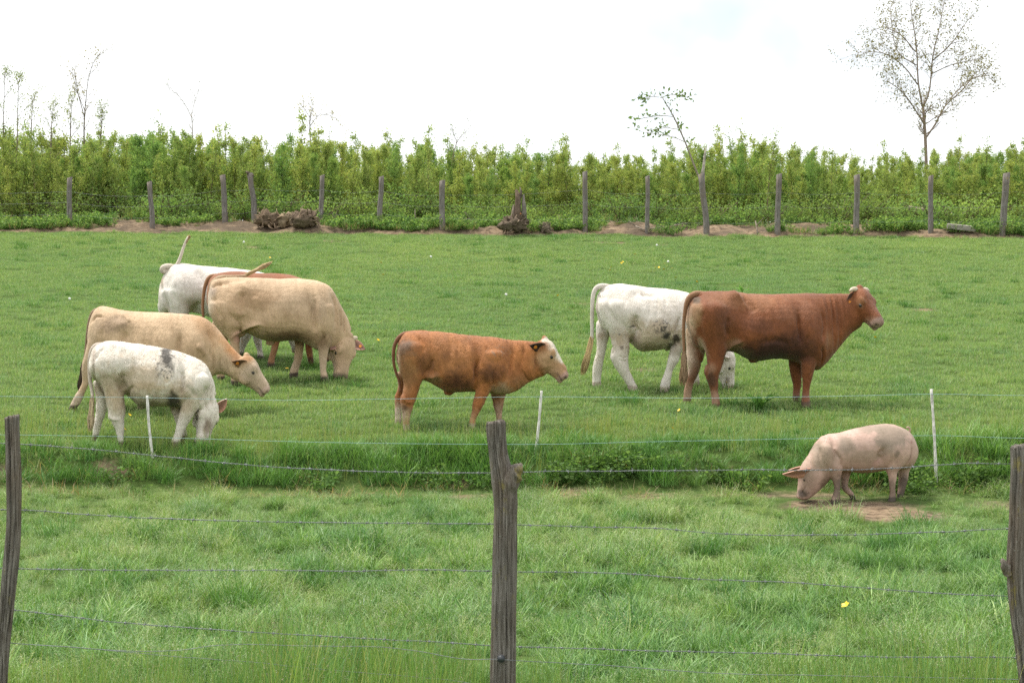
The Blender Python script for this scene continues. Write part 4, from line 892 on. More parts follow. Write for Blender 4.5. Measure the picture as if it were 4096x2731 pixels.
def pig():
    s = Animal('pig', (3050, 1600, 3.136), (1250, 1270), math.radians(10), voxel=.010, smooth=6)
    PK = (.64, .435, .35); MUD = (.36, .28, .21)
    s.loft([(1915, 560, 1905, 760, .10), (1862, 440, 1850, 850, .165), (1780, 365, 1760, 870, .205), (1680, 322, 1660, 865, .225), (1560, 297, 1540, 880, .235), (1400, 313, 1380, 908, .25), (1250, 337, 1230, 915, .258), (1100, 371, 1080, 900, .252),
            (950, 412, 950, 895, .24), (830, 422, 870, 940, .225), (735, 472, 830, 990, .205), (650, 580, 800, 1040, .18), (565, 700, 760, 1085, .155), (495, 810, 710, 1130, .135), (462, 900, 670, 1165, .12), (455, 1000, 630, 1195, .10),
            (446, 1090, 598, 1225, .082), (438, 1150, 570, 1242, .066), (428, 1200, 520, 1250, .055), (432, 1222, 500, 1252, .045)], 0, 32, 3, 2.2, 0.0)
    s.leg([(600, 720, 1010), (720, 735, 1010), (850, 775, 1000), (950, 845, 985), (1050, 890, 980), (1130, 895, 976), (1190, 882, 976), (1225, 866, 976), (1262, 852, 974)], -.13, 1.05)
    s.leg([(840, 960, 1130), (920, 980, 1108), (1000, 984, 1085), (1070, 984, 1070), (1115, 995, 1105), (1160, 1035, 1142), (1200, 1085, 1160), (1232, 1105, 1172)], .12, 1.05)
    s.leg([(560, 1470, 1870), (680, 1490, 1860), (780, 1515, 1800), (840, 1535, 1745), (900, 1560, 1690), (980, 1580, 1682), (1080, 1590, 1668), (1180, 1594, 1672), (1240, 1580, 1672), (1298, 1565, 1672)], -.12, 1.05)
    s.leg([(700, 1660, 1910), (800, 1690, 1890), (850, 1702, 1862), (900, 1705, 1835), (980, 1705, 1826), (1080, 1700, 1800), (1180, 1690, 1776), (1240, 1680, 1772), (1290, 1674, 1750)], .12, 1.05)
    s.ear(s.P(565, 890, -.12), (-.97, -.18, -.22), (-.1, -.66, -.74), .28, .066, cup=.25)
    s.ear(s.P(520, 850, .12), (-.85, .45, -.3), (-.1, -.5, -.85), .2, .06, cup=.2)
    T = catmull([(1852, 560, 22, -.02), (1838, 480, 17, -.03), (1842, 410, 14, -.04), (1848, 365, 12, -.045), (1832, 338, 11, -.05), (1806, 345, 10, -.05)], 4)
    mb = MB(); mb.tube([s.P(p[0], p[1], p[3]) for p in T], [p[2] * s.m for p in T], 8)
    s.extra.append((np.array(mb.v), mb.f, 'tail'))
    for off, x in ((-.105, 520), (.105, 510)):
        s.parts.append(('eye', sphere_mesh('eye', .009, M_EYE), s.P(x, 1000, off * .93), None))
    o, f = s.P(640, 640, 0), unit(s.P(435, 1200, 0) - s.P(640, 640, 0))
    s.heads.append(dict(o=o + 5, f=f, u=np.array([0, 0, 1.]), l=s.nrm, L=.001))
    s.heads[0]['o'] = s.P(400, 1000, 0) + np.array([-30., 0, 0])
    return s.finish(PK, 'muddy pink pig rooting nose down in bare earth by a white stake', 'pig',
        patches=[(1640, 450, 260, 170, MUD, .85, {'rag': .35, 'in': .75}), (1250, 430, 500, 120, MUD, .7, {'rag': .6, 'speck': .45}), (1500, 900, 300, 60, MUD, .6, {'rag': .6, 'speck': .2}), (850, 860, 150, 150, MUD, .6, {'rag': .6, 'speck': .1}), (620, 1150, 160, 90, MUD, .6, {'rag': .6, 'speck': .1}), (1420, 370, 220, 60, MUD, .8, dict(rag=.5)), (1560, 600, 110, 110, MUD, .75, dict(rag=.4)), (1480, 680, 60, 60, MUD, .8, dict(rag=.3)), (1660, 660, 50, 60, (.2, .16, .12), .7, dict(rag=.5)),
                 (1050, 580, 100, 100, MUD, .8, dict(rag=.4)), (1200, 700, 260, 90, (.40, .30, .21), .7, dict(rag=.5)), (1250, 830, 330, 60, (.36, .24, .17), .5), (750, 700, 110, 230, (.40, .31, .22), .7, dict(rag=.5)), (740, 610, 40, 60, MUD, .7, dict(rag=.5)),
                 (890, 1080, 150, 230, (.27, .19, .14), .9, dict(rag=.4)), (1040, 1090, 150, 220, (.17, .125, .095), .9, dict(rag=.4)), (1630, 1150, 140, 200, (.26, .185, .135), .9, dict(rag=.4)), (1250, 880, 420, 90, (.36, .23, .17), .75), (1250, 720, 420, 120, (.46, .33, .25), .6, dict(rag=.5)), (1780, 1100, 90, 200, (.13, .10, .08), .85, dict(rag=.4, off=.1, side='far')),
                 (1720, 880, 60, 90, (.62, .38, .34), .6), (600, 1040, 130, 190, (.40, .275, .21), .85), (555, 1190, 90, 80, (.12, .09, .07), .9, {'rag': .4, 'in': .4}), (600, 760, 90, 200, (.56, .41, .31), .6), (470, 1130, 50, 70, (.36, .25, .2), .6), (520, 1000, 45, 40, (.30, .16, .14), .6),
                 (430, 1215, 40, 30, (.62, .38, .33), .8), (1440, 790, 90, 50, (.62, .36, .31), .7), (1870, 530, 22, 30, (.40, .20, .17), .8), (1865, 700, 25, 150, (.36, .23, .18), .6), (560, 720, 120, 60, (.68, .48, .39), .6, dict(tilt=50)),
                 (1250, 540, 130, 60, (.66, .46, .37), .7)],
        bumps=[(900, 640, 40, 200, -.02), (830, 700, 100, 160, .02), (1480, 720, 60, 120, -.022), (1640, 640, 130, 150, .02), (850, 440, 50, 40, .012), (1240, 850, 250, 40, .012)],
        folds=[([(860, 500), (900, 640), (970, 750), (1000, 860)], 16, -.010), ([(750, 580), (735, 780), (765, 960)], 18, -.009), ([(1530, 600), (1445, 680), (1500, 770)], 22, -.010), ([(1872, 560), (1872, 700), (1800, 840)], 12, -.011), ([(545, 1110), (552, 1160), (580, 1205)], 7, -.009), ([(585, 1080), (560, 1140), (540, 1180)], 7, -.01), ([(680, 640), (650, 780), (690, 920)], 14, -.006), ([(470, 1060), (500, 1080), (530, 1075)], 6, -.007), ([(440, 1130), (470, 1150), (500, 1150)], 6, -.007), ([(900, 440), (850, 460), (800, 520)], 20, -.003)], hoof=(.10, .08, .06), muzzle=None, earin=(.78, .42, .30), tailcol=(.55, .37, .29), mat=M_SKIN, fur=5000, furlen=.012, hoofh=.045)

cow_white_front(); cow_tan_reaching(); cow_big_tan(); cow_rust_behind(); cow_white_tail_up(); calf_rust(); cow_white_grazing(); cow_brown_horned(); pig()

# ------------------------------------------------------------------ trees and thicket behind the far fence
def rot_about(v, axis, a):
    axis = unit(axis); return v * math.cos(a) + np.cross(axis, v) * math.sin(a) + axis * (axis @ v) * (1 - math.cos(a))

def leaves_into(mb, pts, dirs, size, colors, r, fold=0.25, aspect=0.5):
    """one folded leaf (two quads as four triangles' worth) at each point"""
    V, Fc, C = [], [], []
    for p, d in zip(pts, dirs):
        d = unit(d); s = size * r.uniform(0.65, 1.3)
        sd = unit(np.cross(d, r.normal(0, 1, 3))); nn = np.cross(d, sd)
        c = np.array(colors[r.integers(0, len(colors))]) * r.uniform(0.8, 1.2)
        b = len(V)
        V += [p, p + d * s * .5 + sd * s * aspect * .5 + nn * fold * s * .3, p + d * s, p + d * s * .5 - sd * s * aspect * .5 + nn * fold * s * .3]
        Fc += [(b, b + 1, b + 2), (b, b + 2, b + 3)]
        C += [c] * 4
    mb.addm(V, Fc, np.array(C) if C else np.zeros((0, 3)))

LEAF_C = [(.28, .37, .115), (.33, .41, .12), (.37, .43, .13), (.24, .34, .105), (.39, .42, .16)]
DARKLEAF_C = [(.19, .31, .10), (.22, .34, .105), (.25, .37, .11), (.28, .39, .12)]
M_LEAF = leaf_material('young leaves', [(0, (.84, .93, .9)), (.5, (1, 1, 1)), (1, (1.12, 1.05, .95))], .6, .5, .15, instanced=False)
M_LEAFI = leaf_material('young leaves far', [(0, (.84, .93, .9)), (.5, (1, 1, 1)), (1, (1.12, 1.05, .95))], .6, .5, .15, instanced=True)

def sapling_meshes(seed, h, spread, leaf, nl, palette, bark=(.16, .12, .075), topbare=0.0):
    r = np.random.default_rng(seed)
    st, cr = MB(), MB()
    lean = r.normal(0, .05, 2)
    stem = [np.array([lean[0] * t * t * h + .03 * math.sin(t * 5 + seed), lean[1] * t * t * h, t * h]) for t in np.linspace(0, 1, 8)]
    st.tube(stem, [max(.014 * h / 2 * (1 - t * .9), .003) for t in np.linspace(0, 1, 8)], 5, bark)
    pts, dirs = [], []
    nb = int(15 * h / 2)
    for i in range(nb):
        t = r.uniform(.03, .97); k = t * 7; i0 = int(k); p = stem[i0] + (stem[min(i0 + 1, 7)] - stem[i0]) * (k - i0)
        an = r.uniform(0, 2 * math.pi); ln = spread * (1.0 - .80 * t) * r.uniform(.5, 1.2)
        d = unit(np.array([math.cos(an), math.sin(an), r.uniform(.7, 1.9)]))
        tw = [p + d * ln * q + np.array([0, 0, .12 * ln * q * q]) for q in (0, .5, 1)]
        st.tube(tw, [.006, .004, .002], 3, bark, cap=False)
        for _ in range(int(nl / nb)):
            q = r.uniform(.1, 1.05)
            pts.append(p + d * ln * q + np.array([0, 0, .12 * ln * q * q]) + r.normal(0, .035, 3))
            dirs.append(d * .5 + r.normal(0, .6, 3) + np.array([0, 0, .15]))
    for _ in range(int(nl * .3)):
        t = r.uniform(.35, 1.0 - topbare); k = t * 7; i0 = min(int(k), 6); p = stem[i0] + (stem[i0 + 1] - stem[i0]) * (k - i0)
        pts.append(p + r.normal(0, .05, 3)); dirs.append(np.array([0, 0, .6]) + r.normal(0, .7, 3))
    leaves_into(cr, pts, dirs, leaf, palette, r)
    return st.mesh('sapling', M_BARK), cr

def env_top(x_px):
    """height in the photograph (2352-wide) that the thicket's skyline reaches"""
    return np.interp(x_px, [-400, 0, 100, 200, 300, 400, 500, 650, 750, 830, 900, 1000, 1100, 1200, 1300, 1400, 1500, 1600, 1700, 1800, 1900, 2000, 2100, 2200, 2300, 2800],
                     [290, 280, 300, 310, 288, 285, 300, 295, 310, 338, 318, 322, 335, 338, 342, 345, 342, 330, 308, 325, 338, 352, 340, 335, 322, 320])

protos = []
for k in range(7):
    st, cr = sapling_meshes(40 + k, 2.0, .80, .048, 1550, LEAF_C if k < 5 else DARKLEAF_C)
    protos.append((st, cr.mesh('crown', M_LEAF, False), cr))
for k in range(4):
    st, cr = sapling_meshes(60 + k, 2.0, .34, .050, 640, LEAF_C, topbare=.02)
    protos.append((st, cr.mesh('crown', M_LEAF, False), cr))
POST_NAMES = [(160, 'the straight post at the open end'), (346, 'the post with a twig'), (514, 'the tilted post before the snag post'), (580, 'the crooked snag post'), (739, 'the dark straight post'), (873, 'the pale bent post'), (1016, 'the short brown post'),
              (1190, 'the big snag stump'), (1344, 'the tall pale post'), (1487, 'the thin knotty post'), (1615, 'the pronged post'), (1788, 'the stout grey post'), (1967, 'the brownish thick post'), (2138, 'the slim grey post'), (2308, 'the heavy tilted post')]
def near_post_name(xp): return min(POST_NAMES, key=lambda a: abs(a[0] - xp))[1]
r = np.random.default_rng(3)
spots = []
for i in range(360):
    y = 51.6 + 4.2 * (i / 330.0) ** .9 + r.uniform(-.3, .3)
    x = r.uniform(-.235 * y - 2.5, .235 * y + 2.5)
    spots.append((x, y))
back_pts = []
n_ind = 0
for i, (x, y) in enumerate(spots):
    xp = 1176 + x / y * 5000
    z = float(zg(x, y))
    top = CAMZ + (927 - env_top(xp) + 16 * float(fbm(x * .55, 2.2, seed=95))) / 5000 * y
    slim = r.uniform() < .30
    h = max(.7, (top - z) * (r.uniform(.82, 1.16) if slim else r.uniform(.55, .92)))
    k = int(r.integers(7, 11)) if slim else (int(r.integers(5, 7)) if float(fbm(x * .45, y * .3, seed=96)) > .18 else int(r.integers(0, 5))); sc = h / 2.0
    rz = r.uniform(0, 6.28)
    if n_ind < 250:
        st, cr, _ = protos[k]
        o = add('sapling', st, loc=(x, y, z - .02), rot=(0, 0, rz), scale=(max(sc, .75), max(sc, .75), sc))
        tag(o, '%s sapling in the thicket behind %s' % ('slim tall' if slim else ('bushy dark green' if k > 4 else 'bushy yellow green'), near_post_name(xp)), 'sapling', 'young saplings in the thicket')
        add('crown', cr, parent=o)
        n_ind += 1
    else:
        back_pts.append((x, y, z, rz, sc, k))

# ---- scattering of instanced stuff through a small node group
def scatter(name, P, R, S, K, T, plist, label=None, cat=None):
    pc = bpy.data.collections.new(name + '_pieces')
    for i, pm in enumerate(plist):
        po = bpy.data.objects.new('%s_piece_%02d' % (name, i), pm); pc.objects.link(po)
    me = bpy.data.meshes.new(name); me.from_pydata([tuple(p) for p in P], [], [])
    n = len(P)
    for an, ty, dat in (('rot', 'FLOAT_VECTOR', np.asarray(R, np.float32).ravel()), ('scl', 'FLOAT_VECTOR', np.asarray(S, np.float32).ravel()),
                        ('pick', 'INT', np.asarray(K, np.int32)), ('tint', 'FLOAT', np.asarray(T, np.float32))):
        at = me.attributes.new(an, ty, 'POINT')
        at.data.foreach_set('vector' if ty == 'FLOAT_VECTOR' else 'value', dat)
    o = add(name, me); tag(o, label, cat, kind='stuff')
    g = bpy.data.node_groups.new(name, 'GeometryNodeTree')
    g.interface.new_socket('Geometry', in_out='INPUT', socket_type='NodeSocketGeometry')
    g.interface.new_socket('Geometry', in_out='OUTPUT', socket_type='NodeSocketGeometry')
    gi, go = g.nodes.new('NodeGroupInput'), g.nodes.new('NodeGroupOutput')
    ci = g.nodes.new('GeometryNodeCollectionInfo'); ci.inputs['Collection'].default_value = pc
    ci.inputs['Separate Children'].default_value = True; ci.inputs['Reset Children'].default_value = True
    ip = g.nodes.new('GeometryNodeInstanceOnPoints'); ip.inputs['Pick Instance'].default_value = True
    def na(nm, dt):
        a = g.nodes.new('GeometryNodeInputNamedAttribute'); a.data_type = dt; a.inputs['Name'].default_value = nm
        return a.outputs[0]
    er = g.nodes.new('FunctionNodeEulerToRotation')
    g.links.new(na('rot', 'FLOAT_VECTOR'), er.inputs[0])
    g.links.new(gi.outputs[0], ip.inputs['Points']); g.links.new(ci.outputs[0], ip.inputs['Instance'])
    g.links.new(na('pick', 'INT'), ip.inputs['Instance Index']); g.links.new(er.outputs[0], ip.inputs['Rotation'])
    g.links.new(na('scl', 'FLOAT_VECTOR'), ip.inputs['Scale']); g.links.new(ip.outputs[0], go.inputs[0])
    md = o.modifiers.new('scatter', 'NODES'); md.node_group = g
    return o

# the back of the thicket, one mass
for i in range(1100):
    y = 51.6 + 10 * r.uniform(0, 1) ** 1.1; x = r.uniform(-.235 * y - 3, .235 * y + 3)
    xp = 1176 + x / y * 5000; z = float(zg(x, y)); top = CAMZ + (927 - env_top(xp) + 16 * float(fbm(x * .55, 2.2, seed=95))) / 5000 * y
    back_pts.append((x, y, z, r.uniform(0, 6.28), max(.6, (top - z) * r.uniform(.52, .93)) / 2.0, int(r.integers(0, 7))))
bp = np.array(back_pts)
plist = []
for st, crm, cr in protos:
    mb = MB(); v = np.array([x.co for x in st.vertices]); mb.addm(v, [tuple(p.vertices) for p in st.polygons], (.16, .12, .075)); mb.addm(cr.v, cr.f, np.array(cr.c))
    plist.append(mb.mesh('thicket_piece', M_LEAFI, False))
scatter('thicket', bp[:, :3], np.stack([0 * bp[:, 3], 0 * bp[:, 3], bp[:, 3]], 1), np.stack([np.maximum(bp[:, 4], .8)] * 2 + [bp[:, 4]], 1), bp[:, 5].astype(int), r.uniform(0, 1, len(bp)), plist,
        'dense mass of leafy saplings filling the back of the thicket', 'thicket')

# low shrubs along the foot of the thicket
def shrub_meshes(seed, rad, h, nl, leaf, pal):
    r = np.random.default_rng(seed); st, cr = MB(), MB(); pts, dirs = [], []
    for i in range(16):
        an = r.uniform(0, 6.28); d = unit(np.array([math.cos(an) * r.uniform(.1, .9), math.sin(an) * r.uniform(.1, .9), 1])); ln = h * r.uniform(.6, 1.1)
        ps = [d * ln * q + np.array([math.cos(an), math.sin(an), 0]) * rad * .35 * q * q for q in (0, .35, .7, 1)]
        st.tube(ps, [.012, .009, .006, .003], 4, (.13, .10, .065), cap=False)
        for _ in range(nl // 16):
            q = r.uniform(.2, 1.05); p = d * ln * q + np.array([math.cos(an), math.sin(an), 0]) * rad * .35 * q * q
            pts.append(p + r.normal(0, .09, 3) * np.array([1.3, 1.3, 1])); dirs.append(r.normal(0, .7, 3) + np.array([0, -.2, .2]))
    pts = [np.array([p[0], p[1], max(p[2], .02)]) for p in pts]
    leaves_into(cr, pts, dirs, leaf, pal, r, aspect=.65)
    return st.mesh('shrub', M_BARK), cr.mesh('foliage', M_LEAF, False)
shr = [shrub_meshes(80 + k, .5, .75, 860, .056, [tuple(.8 * a for a in c) for c in DARKLEAF_C] if k < 3 else DARKLEAF_C[1:]) for k in range(5)]
for i in range(78):
    x = -14.2 + 28.4 * (i + r.uniform(.1, .9)) / 78
    y = edge_y(x) + r.uniform(2.1, 3.1)
    q = int(r.integers(0, 5)); st, cr = shr[q]
    sc = r.uniform(.5, 1.15)
    o = add('shrub', st, loc=(x, y, float(zg(x, y)) - .02), rot=(0, 0, r.uniform(0, 6.28)), scale=(sc * 1.15, sc * 1.15, sc))
    tag(o, 'low %s shrub at the thicket foot behind %s' % ('dark green' if q < 3 else 'mid green', near_post_name(1176 + x / y * 5000)), 'shrub', 'low shrubs behind the far fence')
    add('foliage', cr, parent=o)

# trees that stand out
def grow(mb, lv, start, d, ln, rad, depth, r, bark, tips, droop=0.0, n=5, split=3, ang=.6):
    pts = [start]; dd = unit(d)
    for i in range(n):
        dd = unit(dd + r.normal(0, .09, 3) + np.array([0, 0, .04 - droop])); pts.append(pts[-1] + dd * ln / n)
    mb.tube(pts, np.linspace(rad, rad * .45, n + 1), 6 if rad > .02 else 4, bark, cap=False)
    tips += [(p, dd) for p in pts[2 if depth else 1:]] if depth <= 1 else []
    if depth > 0:
        for k in range(split):
            t = r.uniform(.25, 1.0); q = pts[min(int(t * n) + 0, n)]
            a = rot_about(dd, np.cross(dd, r.normal(0, 1, 3)), ang * r.uniform(.6, 1.3))
            grow(mb, lv, q, a, ln * r.uniform(.45, .7), rad * .5, depth - 1, r, bark, tips, droop, 4, split, ang)

def tree(name, label, limbs, depth_y, seed, bark, pal, leaf, per_tip, sub=(3, 2, .55), cat='tree', group=None, jitter=.05, twig=.5, from0=.55, thin=1.0):
    """limbs: list of [(x, y, half width px), ...] in 2352-wide pixels, all standing at depth_y"""
    r = np.random.default_rng(seed); mb, cr = MB(), MB(); tips = []
    px0 = limbs[0][0]
    b = at_depth(px0[0] * D, px0[1] * D, depth_y); b[2] = float(zg(b[0], b[1]))
    ppm = 5000 / depth_y
    for li, limb in enumerate(limbs):
        dep = r.normal(0, .35) if li else 0
        P = [at_depth(p[0] * D, p[1] * D, depth_y) + np.array([0, dep * min(1, i / 2.5), 0]) for i, p in enumerate(limb)]
        if li == 0: P[0] = b.copy() + np.array([0, 0, -.05])
        R = [p[2] * thin / ppm for p in limb]
        C = catmull(np.hstack([np.array(P), np.array(R)[:, None]]), 3)
        mb.tube(list(C[:, :3]), list(np.maximum(C[:, 3], .004)), 8, bark, cap=True)
        n = len(C)
        for i in range(n):
            if i / n < (0.25 if li else from0): continue
            for _ in range(sub[0]):
                t = C[min(i + 1, n - 1), :3] - C[max(i - 1, 0), :3]
                a = rot_about(unit(t), np.cross(t, r.normal(0, 1, 3)), sub[2] * r.uniform(.6, 1.5))
                grow(mb, cr, C[i, :3], a, twig * r.uniform(.5, 1.2), max(C[i, 3] * .35, .004), sub[1], r, bark, tips, n=4, split=2, ang=.55)
    pts, dirs = [], []
    for p, d in tips:
        for _ in range(per_tip if per_tip >= 1 else int(r.uniform() < per_tip)):
            pts.append(p + r.normal(0, jitter, 3)); dirs.append(d * .5 + r.normal(0, .7, 3))
    leaves_into(cr, pts, dirs, leaf, pal, r)
    off = b
    mb.v = [tuple(np.array(v) - off) for v in mb.v]; cr.v = [tuple(np.array(v) - off) for v in cr.v]
    o = add(name, mb.mesh(name, M_BARK), loc=off); tag(o, label, cat, group)
    add('crown', cr.mesh('crown', M_LEAF, False), parent=o)
    return o

OLIVE = [(.24, .21, .10), (.20, .20, .085), (.27, .24, .12)]
tree('tall_tree', 'tall slim tree with a forked trunk and thin spring leaves above the thicket',
     [[(2130, 500, 6), (2128, 400, 5.4), (2125, 310, 5), (2120, 245, 4.4)],
      [(2120, 250, 3.2), (2108, 190, 2.6), (2103, 110, 2), (2092, 40, 1.3), (2085, -25, .8)],
      [(2121, 246, 3.0), (2135, 205, 2.4), (2142, 130, 1.9), (2158, 60, 1.3), (2168, 5, .8)],
      [(2126, 318, 3), (2150, 285, 2.6), (2178, 238, 2.2), (2215, 205, 1.6), (2250, 160, 1)],
      [(2122, 285, 2.4), (2098, 250, 2), (2070, 215, 1.6), (2035, 190, 1)],
      [(2108, 195, 2.2), (2075, 150, 1.8), (2030, 120, 1.4), (1975, 118, .8)],
      [(2103, 120, 2), (2070, 80, 1.6), (2030, 60, .9)], [(2142, 140, 2), (2180, 105, 1.6), (2210, 60, .9)], [(2170, 240, 1.6), (2225, 185, 1.3), (2272, 170, .8)],
      [(2105, 150, 1.8), (2060, 115, 1.4), (2045, 20, .8)], [(2140, 170, 1.8), (2185, 150, 1.3), (2240, 140, .8)]],
     56.5, 5, (.27, .21, .16), OLIVE, .06, 1, sub=(4, 2, .85), twig=.52, jitter=.08, thin=.72)
def thin_tree(label, limbs, y, seed, per_tip, leaf=.05, pal=OLIVE, name='thin_tree', sub=(2, 1, .6), twig=.4, bark=(.19, .155, .11), from0=.4):
    limbs = [[(a, b, c * .42) for a, b, c in l] for l in limbs]
    return tree(name, label, limbs, y, seed, bark, pal, leaf, per_tip, sub=sub, twig=twig, from0=from0)
GREENISH = [(.26, .30, .12), (.22, .27, .10)]
thin_tree('thin birch like sapling with wiry twigs, tall above the hump of the thicket', [[(195, 500, 5), (195, 400, 4.5), (193, 300, 4), (196, 240, 3)], [(194, 270, 2.5), (185, 220, 2), (182, 170, 1)], [(196, 245, 2.6), (205, 190, 2), (220, 150, 1.5), (238, 128, 1)], [(195, 255, 2), (178, 215, 1.4), (170, 190, .8)]], 54, 21, .9)
thin_tree('bare crooked sapling with forked grey branches over the thicket', [[(445, 500, 4.5), (445, 380, 4), (442, 300, 3), (440, 262, 2.4)], [(440, 270, 2), (425, 240, 1.6), (405, 215, 1.2), (385, 205, .8)], [(440, 265, 1.8), (447, 235, 1.4), (455, 210, .8)]], 55, 22, .06, twig=.3, bark=(.42, .38, .33))
thin_tree('wispy half leafed sapling rising where the thicket starts to drop', [[(715, 500, 4), (715, 380, 3.5), (712, 310, 3), (712, 265, 2)], [(712, 290, 1.8), (735, 262, 1.3), (770, 270, .8)], [(712, 275, 1.6), (722, 245, 1)], [(712, 270, 1.5), (698, 248, .8)]], 54.5, 23, .8, pal=[(.40, .34, .17), (.33, .31, .13)], twig=.33)
thin_tree('pale bare twig of a sapling sticking out of the thicket behind the stump', [[(1030, 500, 3), (1035, 400, 2.6), (1048, 330, 2), (1075, 298, 1)], [(1050, 330, 1.4), (1040, 300, .8)]], 54, 24, .4, pal=GREENISH, twig=.25)
for k, (xx, yt, se) in enumerate(((8, 175, 25), (40, 190, 26), (72, 235, 27), (118, 250, 28), (162, 232, 29), (232, 255, 30))):
    thin_tree('tall airy sapling with small sparse leaves at the open end of the thicket', [[(xx - 4, 500, 4.5), (xx - 2, 380, 4), (xx, 300, 3), (xx + 2, yt + 20, 1.5), (xx + 3, yt, .8)]], 53 + (k % 3) * .8, se, 2, leaf=.05, pal=GREENISH, sub=(2, 1, .5), twig=.36, from0=.15).__setitem__('group', 'airy saplings')
tree('leaning_sapling', 'leaning maple like sapling with drooping leaf clusters beside the forked post',
     [[(1617, 500, 4), (1616, 440, 4), (1598, 390, 3.6), (1575, 330, 3), (1548, 270, 2.4), (1520, 222, 1.5)], [(1560, 298, 1.4), (1530, 292, 1.2), (1495, 296, 1)], [(1570, 325, 1.4), (1540, 312, 1.2), (1475, 300, .8)], [(1545, 268, 1.4), (1510, 268, 1.2), (1465, 278, .8)], [(1522, 225, 1), (1498, 222, 1), (1482, 226, .8)], [(1524, 222, 1), (1548, 218, .9), (1568, 224, .8)]],
     50.5, 44, (.26, .22, .17), [(.17, .24, .07), (.14, .21, .06)], .10, 2, sub=(1, 0, .5), twig=.2, jitter=.06, thin=.6)

# ------------------------------------------------------------------ far fence
def post_mesh(name, rows, y, mat, seed, crack=0.006, thick=1.0, top_cut=0.0, nseg=40, rows_px=D, n=36):
    """rows: (y px, left px, right px) in 2352-wide pixels"""
    r = np.random.default_rng(seed)
    rows = catmull(rows, 6 if nseg > 10 else 2)
    V, F = [], []
    ph = r.uniform(0, 6.28, 12)
    for i, (py, xl, xr) in enumerate(rows):
        a, b = at_depth(xl * rows_px, py * rows_px, y), at_depth(xr * rows_px, py * rows_px, y)
        c, R = (a + b) / 2, np.linalg.norm(b - a) / 2
        for k in range(n):
            an = 2 * math.pi * k / n
            g = 1 + .05 * math.sin(2 * an + ph[0]) + .035 * math.sin(3 * an + ph[1] + c[2] * 1.3) + .03 * vn(k * .9, c[2] * 2.3, seed) 
            for fr, zz, am, pw in ((2.2, .5, 2.2, 12), (5.0, 1.1, 1.3, 8), (11.0, 2.5, .7, 3)):
                rd = 1 - abs(float(vn(math.cos(an) * fr + 7, math.sin(an) * fr, c[2] * zz, seed + int(fr))))
                g -= crack / R * am * rd ** pw
            z = (.5 * top_cut * math.cos(an) + .010 * vn(k * .7, 1, seed)) if i == 0 else 0
            V.append((c[0] + R * g * math.cos(an), c[1] + R * g * thick * math.sin(an), c[2] + z))
    m = len(rows)
    for i in range(m - 1):
        for k in range(n):
            F.append((i * n + k, (i + 1) * n + k, (i + 1) * n + (k + 1) % n, i * n + (k + 1) % n))
    cc = np.mean(V[:n], 0); V.append(tuple(cc + np.array([0, 0, .006]))); t = len(V) - 1
    for k in range(n): F.append((k, (k + 1) % n, t))
    base = np.mean(V[(m - 1) * n:m * n], 0)
    V = np.array(V) - base
    return mesh_from(name, V, F, mat, True), base

FAR = [(160, 408, 160, 516, 6.5, 'first', 'straight grey fence post at the open end of the thicket'), (343, 418, 350, 524, 6, '', 'slightly tilted grey fence post with a thin twig at its side'),
       (511, 403, 517, 510, 6.5, '', 'tilted fence post next to the crooked snag post'), (575, 398, 584, 490, 6.5, 'snag', 'crooked snag post with a knobbly top above the uprooted stumps'),
       (740, 403, 738, 510, 6, '', 'dark straight fence post beside the uprooted stumps'), (876, 406, 871, 514, 6.5, '', 'pale bent fence post before a bright green bush'),
       (1016, 415, 1016, 526, 7, '', 'short brown fence post before bare earth'), (1344, 394, 1344, 532, 6.5, '', 'tall pale fence post next to the small root stump'),
       (1487, 405, 1487, 537, 5.5, '', 'thin knotty fence post by the dry branches'), (1611, 399, 1623, 543, 7.5, 'fork', 'thick leaning post with a dead prong, next to the leaning sapling'),
       (1790, 400, 1786, 538, 7, '', 'stout grey fence post in line after the leaning pronged post'), (1968, 402, 1966, 538, 7, '', 'brownish thick fence post below the tall slim tree'),
       (2138, 404, 2138, 534, 6, '', 'slim grey fence post in front of the fallen log'), (2312, 398, 2303, 541, 8, '', 'heavy tilted fence post at the end past the sawn plank')]
farbase = []
